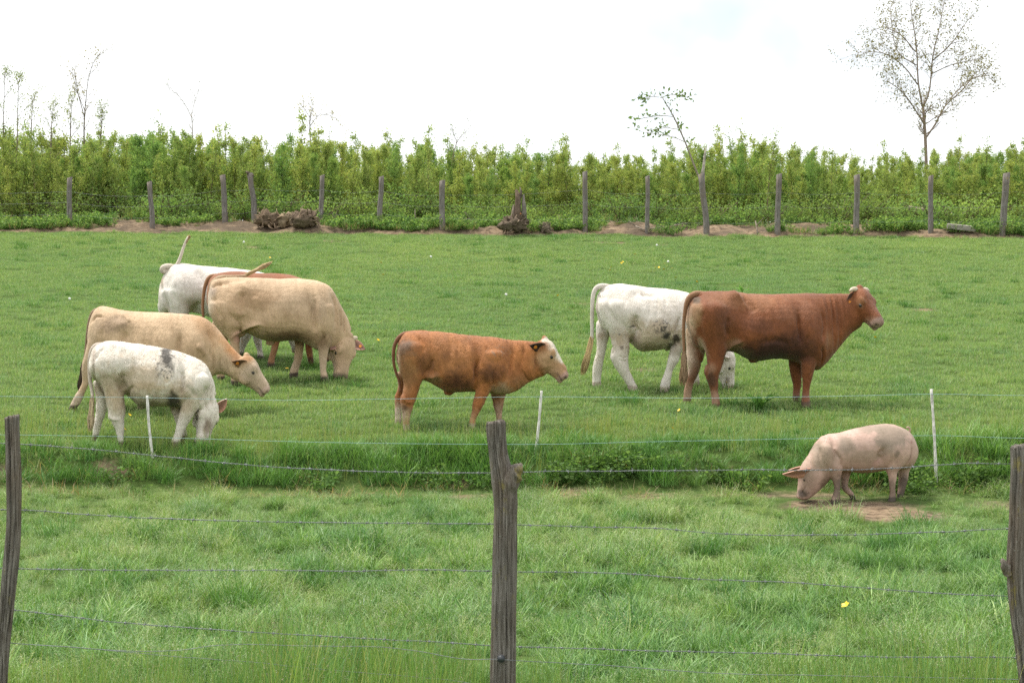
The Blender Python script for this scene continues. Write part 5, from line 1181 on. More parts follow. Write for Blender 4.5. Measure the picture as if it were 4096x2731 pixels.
for k, (xt, yt, xb, yb, hw, sp, lab) in enumerate(FAR):
    g = ground_at(xb * D, yb * D, 40); ey = float(edge_y(g[0])); y = float(np.clip(g[1], ey + .25, ey + 1.7))
    xm = (xt + xb) / 2 + (1.5 if k % 2 else -1.5)
    me, b = post_mesh('fence_post', [(yt, xt - hw, xt + hw), ((yt * 2 + yb) / 3, xt * .65 + xb * .35 - hw * .95 + (k % 3 - 1), xt * .65 + xb * .35 + hw * .95 + (k % 3 - 1)), ((yt + 2 * yb) / 3, xm * .3 + xb * .7 - hw, xm * .3 + xb * .7 + hw), (max(yb + 3, 927 - (float(zg(g[0], y)) - CAMZ) / y * 5000 + 4), xb - hw * 1.05, xb + hw * 1.05)],
                      y, M_GREYPOST, 100 + k, crack=.006, nseg=4, top_cut=.03, n=18)
    o = add('fence_post', me, loc=b); tag(o, lab, 'fence post')
    farbase.append((b, at_depth(xt * D, yt * D, y), y, xt, yt, xb, yb))
    if sp == 'snag':
        mb = MB()
        for q in range(5):
            c = at_depth((575 + (q % 3 - 1) * 4) * D, (398 + q * 3) * D, y) - b
            mb.tube([c, c + np.array([(q - 2) * .03, .01 * q, .035])], [.055, .02], 7, (.2, .16, .12))
        add('knobbly_top', mb.mesh('knobbly_top', M_ROOT), parent=o)
    if sp == 'fork':
        mb = MB(); P = [at_depth(x * D, yy * D, y) - b for x, yy in ((1613, 405), (1616, 385), (1619, 355), (1621, 338))]
        mb.tube(P, [.05, .032, .024, .006], 7, (.36, .32, .28)); add('dead_prong', mb.mesh('dead_prong', M_ROOT), parent=o)
for k, fr in enumerate((.30, .52, .76)):
    mb = MB(); pts = []
    ps = [(b * (1 - 0) + (t - b) * (1 - fr)) for b, t, *_ in farbase if True]
    ps = [ps[0] + np.array([-6, .3, 0])] + ps + [ps[-1] + np.array([6, -.3, 0])]
    for i in range(len(ps) - 1):
        for q in range(6):
            f = q / 6.0; pts.append(ps[i] * (1 - f) + ps[i + 1] * f + np.array([0, -.075, -.05 * math.sin(math.pi * f)]))
    o0 = pts[0].copy(); mb.tube([p - o0 for p in pts], .0018, 4, (1, 1, 1), cap=False)
    o = add('fence_wire', mb.mesh('fence_wire', M_WIRE), loc=o0)
    tag(o, ['top wire strung along the far row of posts', 'middle wire strung along the far row of posts', 'bottom wire strung along the far row of posts'][k], 'wire')

# ------------------------------------------------------------------ stumps, roots and dead wood
def root_mass(name, label, px, py, w_px, h_px, seed, color, roots=14, snag=None, group=None):
    g = ground_at(px * D, py * D, 40); y = g[1]; ppm = 5000 / y; W, H = w_px / ppm, h_px / ppm
    r = np.random.default_rng(seed); mb = MB()
    n, m = 20, 14; V, F = [], []
    for i in range(m + 1):
        th = math.pi * i / m
        for k in range(n):
            an = 2 * math.pi * k / n
            d = np.array([math.sin(th) * math.cos(an), math.sin(th) * math.sin(an), math.cos(th)])
            q = .72 + .5 * float(fbm(d[0] * 2 + seed, d[1] * 2, d[2] * 2, seed)) + .34 * float(fbm(d[0] * 6, d[1] * 6, d[2] * 6 + seed, seed + 3))
            V.append((d[0] * W * .5 * q, d[1] * W * .35 * q, H * .45 + d[2] * H * .5 * q))
    for i in range(m):
        for k in range(n): F.append((i * n + k, i * n + (k + 1) % n, (i + 1) * n + (k + 1) % n, (i + 1) * n + k))
    mb.addm(V, F, np.array(color) * .8)
    me = mb.mesh(name, M_ROOT)
    o = add(name, me, loc=(g[0], g[1], g[2] - .02)); tag(o, label, 'stump', group)
    for i in range(int(roots * 1.6)):
        an = r.uniform(0, 6.28); el = r.uniform(-.6, 1.1)
        d = np.array([math.cos(an) * math.cos(el), -abs(math.sin(an)) * math.cos(el) * .7, math.sin(el)])
        p = np.array([d[0] * W * .36, d[1] * W * .25, H * .45 + d[2] * H * .35]); pts = [p * .8]
        for q in range(4):
            d = unit(d + r.normal(0, .55, 3) + np.array([0, 0, -.06])); pts.append(pts[-1] + d * W * r.uniform(.05, .13))
        pts = [np.array([a[0], a[1], max(a[2], -.03)]) for a in pts]
        rm = MB(); rm.tube(pts, np.linspace(r.uniform(.016, .036), .005, 5), 6, np.array(color) * r.uniform(.5, 1.7)); add('root', rm.mesh('root', M_ROOT), parent=o)
    if snag:
        for (pp, cc, rr) in snag:
            P = [at_depth(x * D, yy * D, y) - np.array([g[0], g[1], g[2] - .02]) for x, yy in pp]
            rm = MB(); rm.tube(P, rr, 9, cc); add('snag', rm.mesh('snag', M_ROOT), parent=o)
    return o
EARTHY = (.20, .15, .10)
root_mass('root_stump', 'large uprooted stump with a tall broken reddish snag and tangled roots', 1183, 536, 72, 52, 61, (.17, .13, .095), 22,
          snag=[([(1190, 515), (1189, 480), (1190, 455), (1186, 436)], (.14, .10, .075), [.12, .075, .06, .03]), ([(1202, 512), (1204, 480), (1202, 447)], (.17, .15, .13), [.09, .055, .02]), ([(1190, 505), (1191, 492), (1189, 480)], (.36, .16, .06), [.05, .085, .04]), ([(1180, 520), (1177, 500), (1180, 470)], (.16, .125, .10), [.08, .05, .015]), ([(1195, 455), (1197, 440), (1194, 430)], (.15, .12, .10), [.04, .025, .008])])
root_mass('root_stump', 'small claw shaped root stump standing alone on bare earth', 1252, 536, 32, 34, 62, (.19, .15, .11), 12)
root_mass('root_stump', 'dark tangled root ball at the foot of the crooked snag post', 612, 523, 68, 46, 63, (.20, .145, .10), 16)
root_mass('root_stump', 'pale smooth rounded stump between two root balls', 652, 523, 56, 46, 64, (.34, .26, .17), 5)
root_mass('root_stump', 'splayed root ball beside the dark straight fence post', 700, 523, 78, 50, 65, (.19, .14, .10), 20)
def dead_branch(label, pts, rad, seed, color=(.24, .20, .16), name='fallen_branch', twigs=3, lift=.03):
    r = np.random.default_rng(seed); P = []
    for x, yy, up in pts:
        g = ground_at(x * D, yy * D, 40); P.append(np.array([g[0], g[1], g[2] + lift + up]))
    o0 = P[0].copy(); mb = MB(); mb.tube([p - o0 for p in P], np.linspace(rad, rad * .5, len(P)), 7, color)
    o = add(name, mb.mesh(name, M_ROOT), loc=o0); tag(o, label, 'branch')
    for i in range(twigs):
        q = P[int(r.integers(0, len(P)))] - o0; d = unit(np.array([r.normal(), r.normal() * .4, abs(r.normal()) * .7]))
        tw = MB(); tw.tube([q, q + d * .15, q + d * .3 + r.normal(0, .04, 3)], [.014, .01, .004], 5, color); add('twig', tw.mesh('twig', M_ROOT), parent=o)
    return o
y0 = ground_at(2150 * D, 520 * D, 40)[1] + .7
P = [at_depth(x * D, yy * D, y0) for x, yy in ((2078, 476), (2105, 484), (2140, 490), (2185, 500), (2205, 512))]
mb = MB(); mb.tube([p - P[0] for p in P], [.06, .09, .12, .13, .10], 9, (.22, .18, .14)); o = add('fallen_log', mb.mesh('fallen_log', M_ROOT), loc=P[0]); tag(o, 'old fallen log lying in the shrubs behind the slim grey post', 'log')
for a, b in (((2185, 502), (2230, 482)), ((2078, 476), (2068, 466))):
    tw = MB(); tw.tube([at_depth(a[0] * D, a[1] * D, y0) - P[0], at_depth(b[0] * D, b[1] * D, y0) - P[0]], [.035, .012], 6, (.25, .21, .17)); add('broken_limb', tw.mesh('broken_limb', M_ROOT), parent=o)
g = ground_at(2208 * D, 534 * D, 40)
bm = bmesh.new(); bmesh.ops.create_cube(bm, size=1.0); bmesh.ops.scale(bm, vec=(.62, .16, .11), verts=bm.verts); bmesh.ops.bevel(bm, geom=bm.edges[:], offset=.012, segments=2, affect='EDGES')
me = bpy.data.meshes.new('sawn_plank'); bm.to_mesh(me); bm.free(); me.materials.append(simple_material('sawn grey wood', (.30, .275, .245), .9, vary=.45, scale=9, stretch=(1, 8, 8)))
o = add('sawn_plank', me, loc=(g[0], g[1], g[2] + .11), rot=(0.2, .11, -.06)); tag(o, 'sawn grey block of timber lying on the earth by the heavy tilted post', 'plank')
dead_branch('thin forked stick lying below the sawn plank', [(2175, 536, 0), (2190, 532, .02), (2205, 528, .06)], .02, 1)
dead_branch('long dark branch lying behind the sawn plank', [(2236, 520, .1), (2270, 514, .12), (2330, 508, .1)], .035, 2, (.13, .10, .08), twigs=1)
dead_branch('straight dry stick on the earth near the pronged post', [(1490, 533, .03), (1530, 527, .03), (1580, 521, .05)], .022, 3, (.27, .22, .18))
dead_branch('short broken stick before the thin knotty post', [(1460, 525, .02), (1475, 531, .02), (1488, 537, .02)], .02, 4)
dead_branch('dry branch beside the short brown post', [(1030, 518, .02), (1050, 514, .03), (1080, 511, .04)], .025, 5, twigs=4)
dead_branch('grey branch under the bright green bush', [(905, 512, .03), (935, 514, .03), (960, 513, .03)], .02, 6, twigs=3)
dead_branch('loose branch leaning past the uprooted stumps', [(722, 505, .1), (745, 508, .06), (765, 514, .02)], .025, 7, twigs=4)
dead_branch('curved root lying near the open end of the thicket', [(95, 515, .02), (110, 508, .10), (125, 505, .06)], .03, 8, twigs=2)
dead_branch('bare stick poking from earth beside the stout grey post', [(1740, 538, -.02), (1738, 534, .1), (1735, 531, .2)], .018, 9, twigs=1)

# ------------------------------------------------------------------ near fence: posts and barbed wire
YF = 10.9
def near_post(label, rows, seed, stub=None, extra=None):
    me, b = post_mesh('wooden_post', rows, YF, M_POST, seed, crack=.007, thick=.95, top_cut=.015, n=72)
    o = add('wooden_post', me, loc=b); tag(o, label, 'fence post')
    if stub:
        mb = MB(); P = catmull([(*at_depth(x * D, y * D, YF + dy), rr) for x, y, rr, dy in stub], 4)
        V, F, n = [], [], 14
        for i, p in enumerate(P):
            t = P[min(i + 1, len(P) - 1), :3] - P[max(i - 1, 0), :3]; t = unit(t); a = unit(np.cross(t, [0, 1, 0])); c = np.cross(a, t)
            for k in range(n):
                an = 2 * math.pi * k / n; q = 1 + .22 * float(vn(k * .8, i * .6, seed)) + .12 * float(vn(k * 2.1, i * 1.7, seed + 5))
                V.append(p[:3] + p[3] * q * (math.cos(an) * a + math.sin(an) * c) - b)
        for i in range(len(P) - 1):
            for k in range(n): F.append((i * n + k, i * n + (k + 1) % n, (i + 1) * n + (k + 1) % n, (i + 1) * n + k))
        F.append(tuple(range(n))); F.append(tuple((len(P) - 1) * n + k for k in range(n)))
        mb.addm(V, F); add('branch_stub', mb.mesh('branch_stub', M_POST), parent=o)
    return o, b
near_post('weathered post with a long crack and a bend, at the end of the near fence', [(957, 10, 46), (1000, 11, 47), (1100, 14, 51), (1200, 15, 50), (1270, 10, 46), (1350, 2, 38), (1400, -2, 33), (1480, -8, 24), (1568, -10, 18), (1668, -12, 16)], 201)
pc, pcb = near_post('weathered post with a gnarled branch stub and an insulator in the near fence',
     [(969, 1118, 1162), (1000, 1119, 1163), (1040, 1124, 1167), (1075, 1127, 1176), (1110, 1130, 1186), (1150, 1133, 1189), (1200, 1133, 1188), (1300, 1132, 1187), (1400, 1129, 1186), (1500, 1127, 1185), (1568, 1126, 1184), (1668, 1126, 1184)], 202,
     stub=[(1164, 1140, .040, -.01), (1172, 1110, .045, -.015), (1182, 1086, .042, -.02), (1193, 1078, .034, -.02), (1201, 1077, .024, -.02)])
near_post('thick mossy post with a small pale knot in the near fence by the pig', [(1023, 2318, 2366), (1060, 2319, 2370), (1130, 2316, 2372), (1200, 2314, 2370), (1280, 2309, 2366), (1350, 2311, 2366), (1420, 2318, 2374), (1500, 2330, 2384), (1568, 2338, 2392), (1668, 2346, 2400)], 203,
     stub=[(2316, 1320, .020, -.03), (2309, 1300, .022, -.04), (2303, 1287, .014, -.04), (2300, 1283, .006, -.04)])

BARB = MB()
BARB.tube([(-.007, 0, 0), (.007, 0, 0)], .0042, 6)
for sgn, dx in ((1, -.003), (-1, .003)):
    BARB.tube([(dx, 0, 0), (dx + .002 * sgn, .004, .015 * sgn)], [.0016, .0006], 4)
    BARB.tube([(dx, 0, 0), (dx - .003 * sgn, -.013 * sgn, .004)], [.0016, .0006], 4)
BARB = BARB.mesh('barb', M_WIRE)
def wire(label, pts, seed, barbed=True, rad=.00135, y=YF + .062, pitch=.045, name=None, step=.009):
    r = np.random.default_rng(seed)
    P = np.array([at_depth(px * D, py * D, y + (dy[0] if dy else 0)) for px, py, *dy in pts])
    C = catmull(P, 24)
    seg = np.r_[0, np.cumsum(np.linalg.norm(np.diff(C, axis=0), axis=1))]
    sN = np.arange(0, seg[-1], step if barbed else .05)
    Q = np.stack([np.interp(sN, seg, C[:, k]) for k in range(3)], 1)
    Q[:, 2] += .004 * vn(sN * 2.2, 0, seed) + .0016 * vn(sN * 9, 3, seed)
    o0 = Q[0].copy(); mb = MB()
    if barbed:
        for ph in (0, math.pi):
            a = sN / pitch * 2 * math.pi + ph
            mb.tube(list(Q - o0 + np.stack([0 * a, .0019 * np.cos(a), .0019 * np.sin(a)], 1)), rad, 4, cap=False)
    else:
        mb.tube(list(Q - o0), rad, 5, cap=False)
    o = add(name or ('barbed_wire' if barbed else 'plain_wire'), mb.mesh('wire', M_WIRE), loc=o0); tag(o, label, 'wire')
    if barbed:
        s = r.uniform(.02, .08)
        while s < seg[-1]:
            i = min(int(s / step), len(Q) - 1)
            if -.25 * YF < Q[i, 0] < .25 * YF: add('barb', BARB, parent=o, loc=Q[i] - o0, rot=(r.uniform(0, 6.28), r.normal(0, .12), 0))
            s += r.normal(.107, .008)
    return o
wire('topmost barbed wire of the near fence, sagging past the gnarled post', [(-250, 1010), (20, 1018), (200, 1030), (420, 1052), (640, 1072), (860, 1082), (1140, 1085), (1300, 1082), (1500, 1080), (1700, 1079), (1860, 1081), (2050, 1074), (2200, 1065), (2340, 1064), (2600, 1060)], 1)
wire('second barbed wire from the top of the near fence', [(-250, 1165), (20, 1169), (200, 1182), (420, 1192), (700, 1198), (1140, 1203), (1350, 1210), (1500, 1212), (1660, 1226), (1820, 1230), (2000, 1225), (2200, 1218), (2340, 1212), (2600, 1210)], 2)
wire('third barbed wire from the top of the near fence', [(-250, 1302), (20, 1304), (300, 1308), (700, 1309), (1140, 1311), (1400, 1316), (1600, 1330), (1850, 1340), (2100, 1357), (2340, 1368), (2600, 1372)], 3)
wire('lowest barbed wire of the near fence', [(-250, 1390), (20, 1400), (300, 1430), (600, 1452), (900, 1470), (1140, 1482), (1400, 1490), (1700, 1498), (2000, 1506), (2345, 1510), (2600, 1512)], 4)
wire('plain smooth wire held by the insulator on the gnarled post', [(-250, 1462, -.07), (10, 1474, -.07), (150, 1484, -.07), (300, 1493, -.07), (420, 1490, -.07), (520, 1480, -.07), (700, 1483, -.07), (900, 1488, -.07), (1060, 1512, -.11), (1150, 1513, -.14), (1300, 1522, -.08), (1600, 1542, -.07), (1900, 1550, -.07), (2380, 1560, -.07), (2600, 1562, -.07)], 5, False, .0017)
wire('loose plain wire drooping into the tall grass below the others', [(-250, 1468, -.05), (10, 1476, -.05), (300, 1496, -.05), (500, 1514, -.05), (800, 1540, -.05), (1000, 1556, -.05), (1120, 1572, -.05)], 6, False, .0014)
mb = MB(); c = at_depth(1151 * D, 1512 * D, YF - .078) - pcb
mb.tube([c + np.array([0, .03, 0]), c + np.array([0, .01, 0]), c, c + np.array([0, -.018, 0])], [.012, .02, .014, .018], 14, (1, 1, 1))
add('insulator', mb.mesh('insulator', simple_material('dark insulator plastic', (.05, .055, .06), .4)), parent=pc)

# ------------------------------------------------------------------ electric fence: white stakes and two polywires
STK = [((338, 908), (351, 1052), 'thin white stake in front of the white heifer'), ((1244, 897), (1229, 1052), 'thin leaning white stake beyond the gnarled post'), ((2139, 893), (2151, 1106), 'long white stake behind the pig')]
stb = []
for k, (t, b, lab) in enumerate(STK):
    y = [23.3, 23.3, 22.62][k]
    P = [at_depth(b[0] * D, b[1] * D, y), at_depth((b[0] * .5 + t[0] * .5 + (1 if k else -2)) * D, (b[1] + t[1]) / 2 * D, y), at_depth(t[0] * D, t[1] * D, y)]
    gz = float(zg(P[0][0], y)); P[0][2] = min(P[0][2], gz - .02)
    C = catmull(P, 10); base = C[0].copy(); mb = MB()
    rad = [.0165 + .002 * float(vn(i * .9, k, 4)) - .003 * i / len(C) for i in range(len(C))]
    mb.tube(list(C - base), rad, 9); o = add('fence_stake', mb.mesh('fence_stake', M_STAKE), loc=base); tag(o, lab, 'stake')
    stb.append((y, o, base))
def poly(label, pts, seed):
    P = np.array([at_depth(x * D, yy * D, yd) for x, yy, yd in pts]); C = catmull(P, 16); o0 = C[0].copy()
    mb = MB(); n = len(C); mb.tube(list(C - o0), .0017, 5, cap=False); o = add('polywire', mb.mesh('polywire', M_POLY), loc=o0); tag(o, label, 'wire')
poly('upper blue and white electric line clipped to the white stakes', [(-500, 905, 22.9), (0, 910, 22.93), (338, 913, 22.93), (640, 919, 22.95), (900, 916, 22.95), (1243, 911, 22.93), (1600, 914, 22.8), (1900, 910, 22.7), (2140, 905, 22.6), (2352, 908, 22.55), (2800, 910, 22.5)], 1)
poly('lower blue and white electric line clipped to the white stakes', [(-500, 995, 22.9), (0, 998, 22.93), (346, 1004, 22.93), (640, 1013, 22.95), (900, 1018, 22.95), (1235, 1020, 22.93), (1500, 1014, 22.8), (1890, 1006, 22.7), (2144, 1000, 22.6), (2352, 1006, 22.55), (2800, 1010, 22.5)], 2)

# ------------------------------------------------------------------ grass
def blade_mesh(name, seed, n, rad, hmin, hmax, wid, lean, curl, pal, mat, segs=3, heads=0, headcol=(.40, .42, .24), out=.5, vary=.18):
    r = np.random.default_rng(seed); mb = MB(); V, F, C = [], [], []
    for i in range(n):
        a = r.uniform(0, 6.28); q = rad * math.sqrt(r.uniform(0, 1)); p = np.array([q * math.cos(a), q * math.sin(a), -.01])
        h = r.uniform(hmin, hmax); az = a + r.normal(0, .8) if r.uniform() < out else r.uniform(0, 6.28); th = r.uniform(*lean); k = r.uniform(*curl)
        sd = np.array([-math.sin(az), math.cos(az), 0]) ; tw = r.uniform(-.7, .7); sd = sd * math.cos(tw) + np.array([math.cos(az), math.sin(az), 0]) * math.sin(tw)
        c = np.array(pal[r.integers(0, len(pal))]) * r.uniform(1 - vary, 1 + vary)
        b = len(V); w0 = wid * r.uniform(.7, 1.3)
        for j in range(segs):
            ww = w0 * (1 - .55 * (j / segs) ** 2)
            V += [p - sd * ww / 2, p + sd * ww / 2]; C += [c, c]
            t = th + k * (j / segs)
            p = p + np.array([math.cos(az) * math.sin(t), math.sin(az) * math.sin(t), math.cos(t)]) * h / segs
        V.append(p); C.append(c * 1.08)
        for j in range(segs - 1): F.append((b + 2 * j, b + 2 * j + 1, b + 2 * j + 3, b + 2 * j + 2))
        F.append((b + 2 * segs - 2, b + 2 * segs - 1, b + 2 * segs))
        if i < heads:
            d = np.array([math.cos(az) * math.sin(th + k), math.sin(az) * math.sin(th + k), math.cos(th + k)])
            for m in range(11):
                hp = p - d * .09 * r.uniform(0, 1) + r.normal(0, .011, 3); e = unit(r.normal(0, 1, 3)) * .007; f2 = unit(r.normal(0, 1, 3)) * .0035
                b2 = len(V); V += [hp - e, hp + f2, hp + e]; C += [np.array(headcol) * r.uniform(.7, 1.25)] * 3; F.append((b2, b2 + 1, b2 + 2))
    mb.addm(V, F, np.array(C)); return mb.mesh(name, mat, False)

TINT = [(0, (.55, .72, .8)), (.35, (.82, .92, .98)), (.6, (1, 1, 1)), (1, (1.28, 1.17, 1.08))]
M_GRASS = leaf_material('grass blades', TINT, .46, .26, .32)
M_TURF = leaf_material('short turf', TINT, .55, .35, .3)
G1 = [(.135, .265, .06), (.18, .325, .075), (.24, .38, .11), (.085, .195, .04), (.25, .355, .13)]
G2 = [(.20, .325, .11), (.225, .355, .12), (.26, .38, .14), (.17, .285, .095), (.32, .37, .19)]
GT = [(.24, .33, .075), (.28, .36, .09), (.21, .31, .07), (.33, .36, .12)]
GK = [(.09, .205, .042), (.11, .235, .048), (.13, .26, .055)]
STRAW = [(.36, .28, .15), (.28, .2, .11), (.42, .34, .19), (.22, .15, .09)]
r = np.random.default_rng(77)
def spread(dens, y0, y1, margin=2.5, r=r):
    n = int(dens * (y1 - y0) * 2 * (.2352 * (y0 + y1) / 2 + margin) * 1.0)
    y = r.uniform(y0, y1, int(n * 1.3)); x = r.uniform(-1, 1, len(y)) * (.2352 * y1 + margin)
    k = np.abs(x) < .2352 * y + margin
    return x[k], y[k]
def put(name, x, y, S, K, T, pl, label, tilt=.08, sink=0.0):
    n = len(x); R = np.stack([r.normal(0, tilt, n), r.normal(0, tilt, n), r.uniform(0, 6.28, n)], 1)
    S = np.asarray(S); S = np.stack([S, S, S], 1) if S.ndim == 1 else S
    return scatter(name, np.stack([x, y, zg(x, y) - sink], 1), R, S, K, T, pl, label, 'grass')

# short pasture turf
pl = [blade_mesh('turf', 300 + k, 75, .15, .035, .085, .0055, (.1, .9), (.1, 1.0), G2, M_TURF, segs=2) for k in range(6)]
x, y = spread(62, 23.0, 49.0)
dm = dirt_mask(x, y); yb = y + bank_shift(x)
keep = (yb > 23.15) & (r.uniform(0, 1, len(x)) > sstep(.3, .75, dm)); x, y = x[keep], y[keep]
big = fbm(x * .45, y * .30, seed=51); tuft = fbm(x * 1.5, y * 1.1, seed=52)
S = .85 + .35 * sstep(.1, .8, tuft) + .1 * big + r.uniform(-.15, .25, len(x))
T = np.clip(.60 + .22 * big - .30 * sstep(.3, .8, tuft) + .1 * sstep(38, 48, y) + r.normal(0, .12, len(x)), 0, 1)
put('pasture_grass', x, y, S, r.integers(0, 6, len(x)), T, pl, 'short green turf of the sloping pasture the cattle stand on')
# darker tufts the cattle leave
pl = [blade_mesh('tuft', 320 + k, 120, .16, .07, .17, .006, (.1, .8), (.2, 1.2), GK + G1[:2], M_GRASS) for k in range(4)]
x, y = spread(1.5, 23.4, 48.5); k = fbm(x * .5, y * .5, seed=58) > -.15; x, y = x[k], y[k]
put('pasture_tufts', x, y, r.uniform(.35, 1.1, len(x)), r.integers(0, 4, len(x)), np.clip(r.normal(.4, .15, len(x)), 0, 1), pl, 'taller dark green tufts dotted over the short pasture turf')
# thin upright seed stalks over the pasture just above the bank
pl = [blade_mesh('stalks', 330 + k, 26, .22, .14, .36, .0035, (0, .18), (0, .35), GT, M_GRASS, heads=6, headcol=(.36, .33, .2)) for k in range(4)]
x, y = spread(14, 23.0, 24.6); k = r.uniform(0, 1, len(x)) < .75 + .5 * fbm(x * .7, y, seed=59); x, y = x[k], y[k]
put('bank_top_stalks', x, y, r.uniform(.6, 1.1, len(x)), r.integers(0, 4, len(x)), r.uniform(.4, 1, len(x)), pl, 'thin pale seed stalks standing along the top of the bank')
# long lush grass on the bank
pl = [blade_mesh('bank', 340 + k, 110, .17, .14, .36, .007, (.1, .7), (.4, 1.6), GK[1:] + G1[:3] + [G1[1]], M_GRASS, segs=4) for k in range(5)]
x, y = spread(34, 22.5, 23.5); dm = dirt_mask(x, y); yb = y + bank_shift(x)
k = (r.uniform(0, 1, len(x)) > 1.1 * dm) & (yb > 22.75) & (fbm(x * .9, y * 2, seed=60) > -.55); x, y = x[k], y[k]
big = fbm(x * .6, y * .6, seed=61)
put('bank_grass', x, y, .72 + .28 * big + r.uniform(-.1, .25, len(x)), r.integers(0, 5, len(x)), np.clip(.45 + .3 * big + r.normal(0, .13, len(x)), 0, 1), pl, 'long lush dark grass hanging over the bank')
# dry stems and straw at the foot of the bank
pl = [blade_mesh('straw', 350 + k, 36, .16, .08, .26, .0045, (.4, 1.4), (.1, .9), STRAW + [G1[0], G2[4]], M_TURF) for k in range(4)]
x, y = spread(11, 22.2, 23.15); put('bank_straw', x, y, r.uniform(.5, 1.1, len(x)), r.integers(0, 4, len(x)), r.uniform(.3, 1, len(x)), pl, 'dry straw and stems tangled at the foot of the bank')
# meadow in front
pl = [blade_mesh('meadow', 360 + k, 100, .11, .07, .32, .0055, (.1, .95), (.5, 2.4), G1, M_GRASS, segs=4, vary=.35, out=.2) for k in range(7)]
plS = [blade_mesh('meadow_seed', 370 + k, 46, .15, .12, .32, .005, (.05, .7), (.2, 1.2), [G1[4], G1[1], GT[2]], M_GRASS, heads=34, headcol=(.50, .54, .32)) for k in range(4)]
x, y = spread(54, 11.2, 22.45); dm = dirt_mask(x, y)
k = r.uniform(0, 1, len(x)) > sstep(.12, .45, dm); x, y = x[k], y[k]
big = fbm(x * .55, y * .4, seed=71); tuft = fbm(x * 1.3, y * 1.0, seed=72)
far = sstep(17, 22, y)
seed_p = np.clip(.18 + .42 * far + .35 * big, 0.05, .85); isS = r.uniform(0, 1, len(x)) < seed_p
K = np.where(isS, 7 + r.integers(0, 4, len(x)), r.integers(0, 7, len(x)))
lump = fbm(x * 2.6, y * 2.0, seed=73)
S = np.clip(.62 + .58 * lump + .30 * tuft + r.uniform(-.15, .2, len(x)), .25, 1.25) * (1 - .2 * far)
T = np.clip(.52 + .22 * big - .3 * sstep(.3, .8, tuft) + .14 * far + r.normal(0, .2, len(x)), 0, 1)
put('meadow_grass', x, y, S, K, T, pl + plS, 'ungrazed mixed meadow grass with pale seed heads between the near fence and the bank', tilt=.14)
# dense dark tussocks in the meadow
pl = [blade_mesh('tussock', 380 + k, 210, .20, .12, .36, .006, (.05, .8), (.2, 2.0), GK + [G1[0], G1[1]], M_GRASS, segs=4, out=.3) for k in range(4)]
x, y = spread(1.5, 11.8, 20.8); put('meadow_tussocks', x, y, r.uniform(.45, .95, len(x)), r.integers(0, 4, len(x)), np.clip(r.normal(.36, .16, len(x)), 0, 1), pl, 'dark dense tussocks standing in the meadow grass')
# tall wispy grass along the near fence line
pl = [blade_mesh('tall', 390 + k, 46, .16, .24, .60, .0048, (0, .25), (.0, .6), GT + G1[:3] + [GK[2]], M_GRASS, segs=4, heads=6, headcol=(.34, .30, .20)) for k in range(5)]
x, y = spread(52, 10.1, 12.0, 1.5); xp = 1176 + x / y * 5000
hh = np.interp(xp, [-200, 0, 250, 600, 850, 1100, 1400, 1800, 2100, 2400], [.5, .5, .62, .98, 1.0, .7, .45, .62, .85, .9])
k = (r.uniform(0, 1, len(x)) < .55 + .5 * fbm(x * 1.4, y * 1.4, seed=91) - .35 * sstep(11.2, 12.0, y)) & ~((y < 11.0) & ((np.abs(xp - 1155) < 60) | (xp < 45) | (xp > 2300))); x, y, hh = x[k], y[k], hh[k]
put('fence_line_grass', x, y, hh * r.uniform(.75, 1.08, len(x)), r.integers(0, 5, len(x)), np.clip(r.normal(.5, .2, len(x)), 0, 1), pl, 'tall wispy pale grass along the near fence line', tilt=.05)

# ------------------------------------------------------------------ broad-leaved weeds
def weed_mesh(name, seed, n, h, leaf, pal, rad=.12, mat=None, instanced=True):
    r = np.random.default_rng(seed); mb = MB(); pts, dirs = [], []
    for i in range(n):
        a = r.uniform(0, 6.28); q = rad * math.sqrt(r.uniform()); b = np.array([q * math.cos(a), q * math.sin(a), 0]); hh = h * r.uniform(.5, 1.1)
        d = unit(np.array([math.cos(a) * .4, math.sin(a) * .4, 1]))
        mb.tube([b, b + d * hh], [.004, .002], 3, (.12, .2, .05), cap=False)
        for k in range(9):
            z = hh * (.25 + .75 * k / 8); an = k * 2.4 + a
            pts.append(b + d * z); dirs.append(np.array([math.cos(an), math.sin(an), r.uniform(-.2, .5)]))
    leaves_into(mb, pts, dirs, leaf, pal, r, aspect=.72)
    return mb.mesh(name, mat, False)
WEED_C = [(.11, .21, .055), (.13, .24, .07), (.16, .26, .085), (.09, .17, .045)]
pl = [weed_mesh('weed', 400 + k, 9, .24, .05, WEED_C, mat=M_LEAFI) for k in range(4)]
X, Y = [], []
for (px, py, n, sx) in ((1430, 1085, 22, 90), (1330, 1105, 8, 80), (1700, 1115, 9, 120), (2240, 1118, 20, 80), (2080, 1122, 9, 80), (1020, 1112, 3, 120), (300, 1122, 2, 40), (780, 1115, 3, 200), (2000, 1090, 4, 60)):
    for i in range(n):
        g = ground_at((px + r.normal(0, sx * .5)) * D, (py + r.normal(0, 12)) * D, 18); X.append(g[0]); Y.append(g[1])
x, y = np.array(X), np.array(Y)
put('bank_weeds', x, y, r.uniform(.5, 1.15, len(x)), r.integers(0, 4, len(x)), r.uniform(.3, .9, len(x)), pl, 'broad leaved weeds growing in patches on the bank')
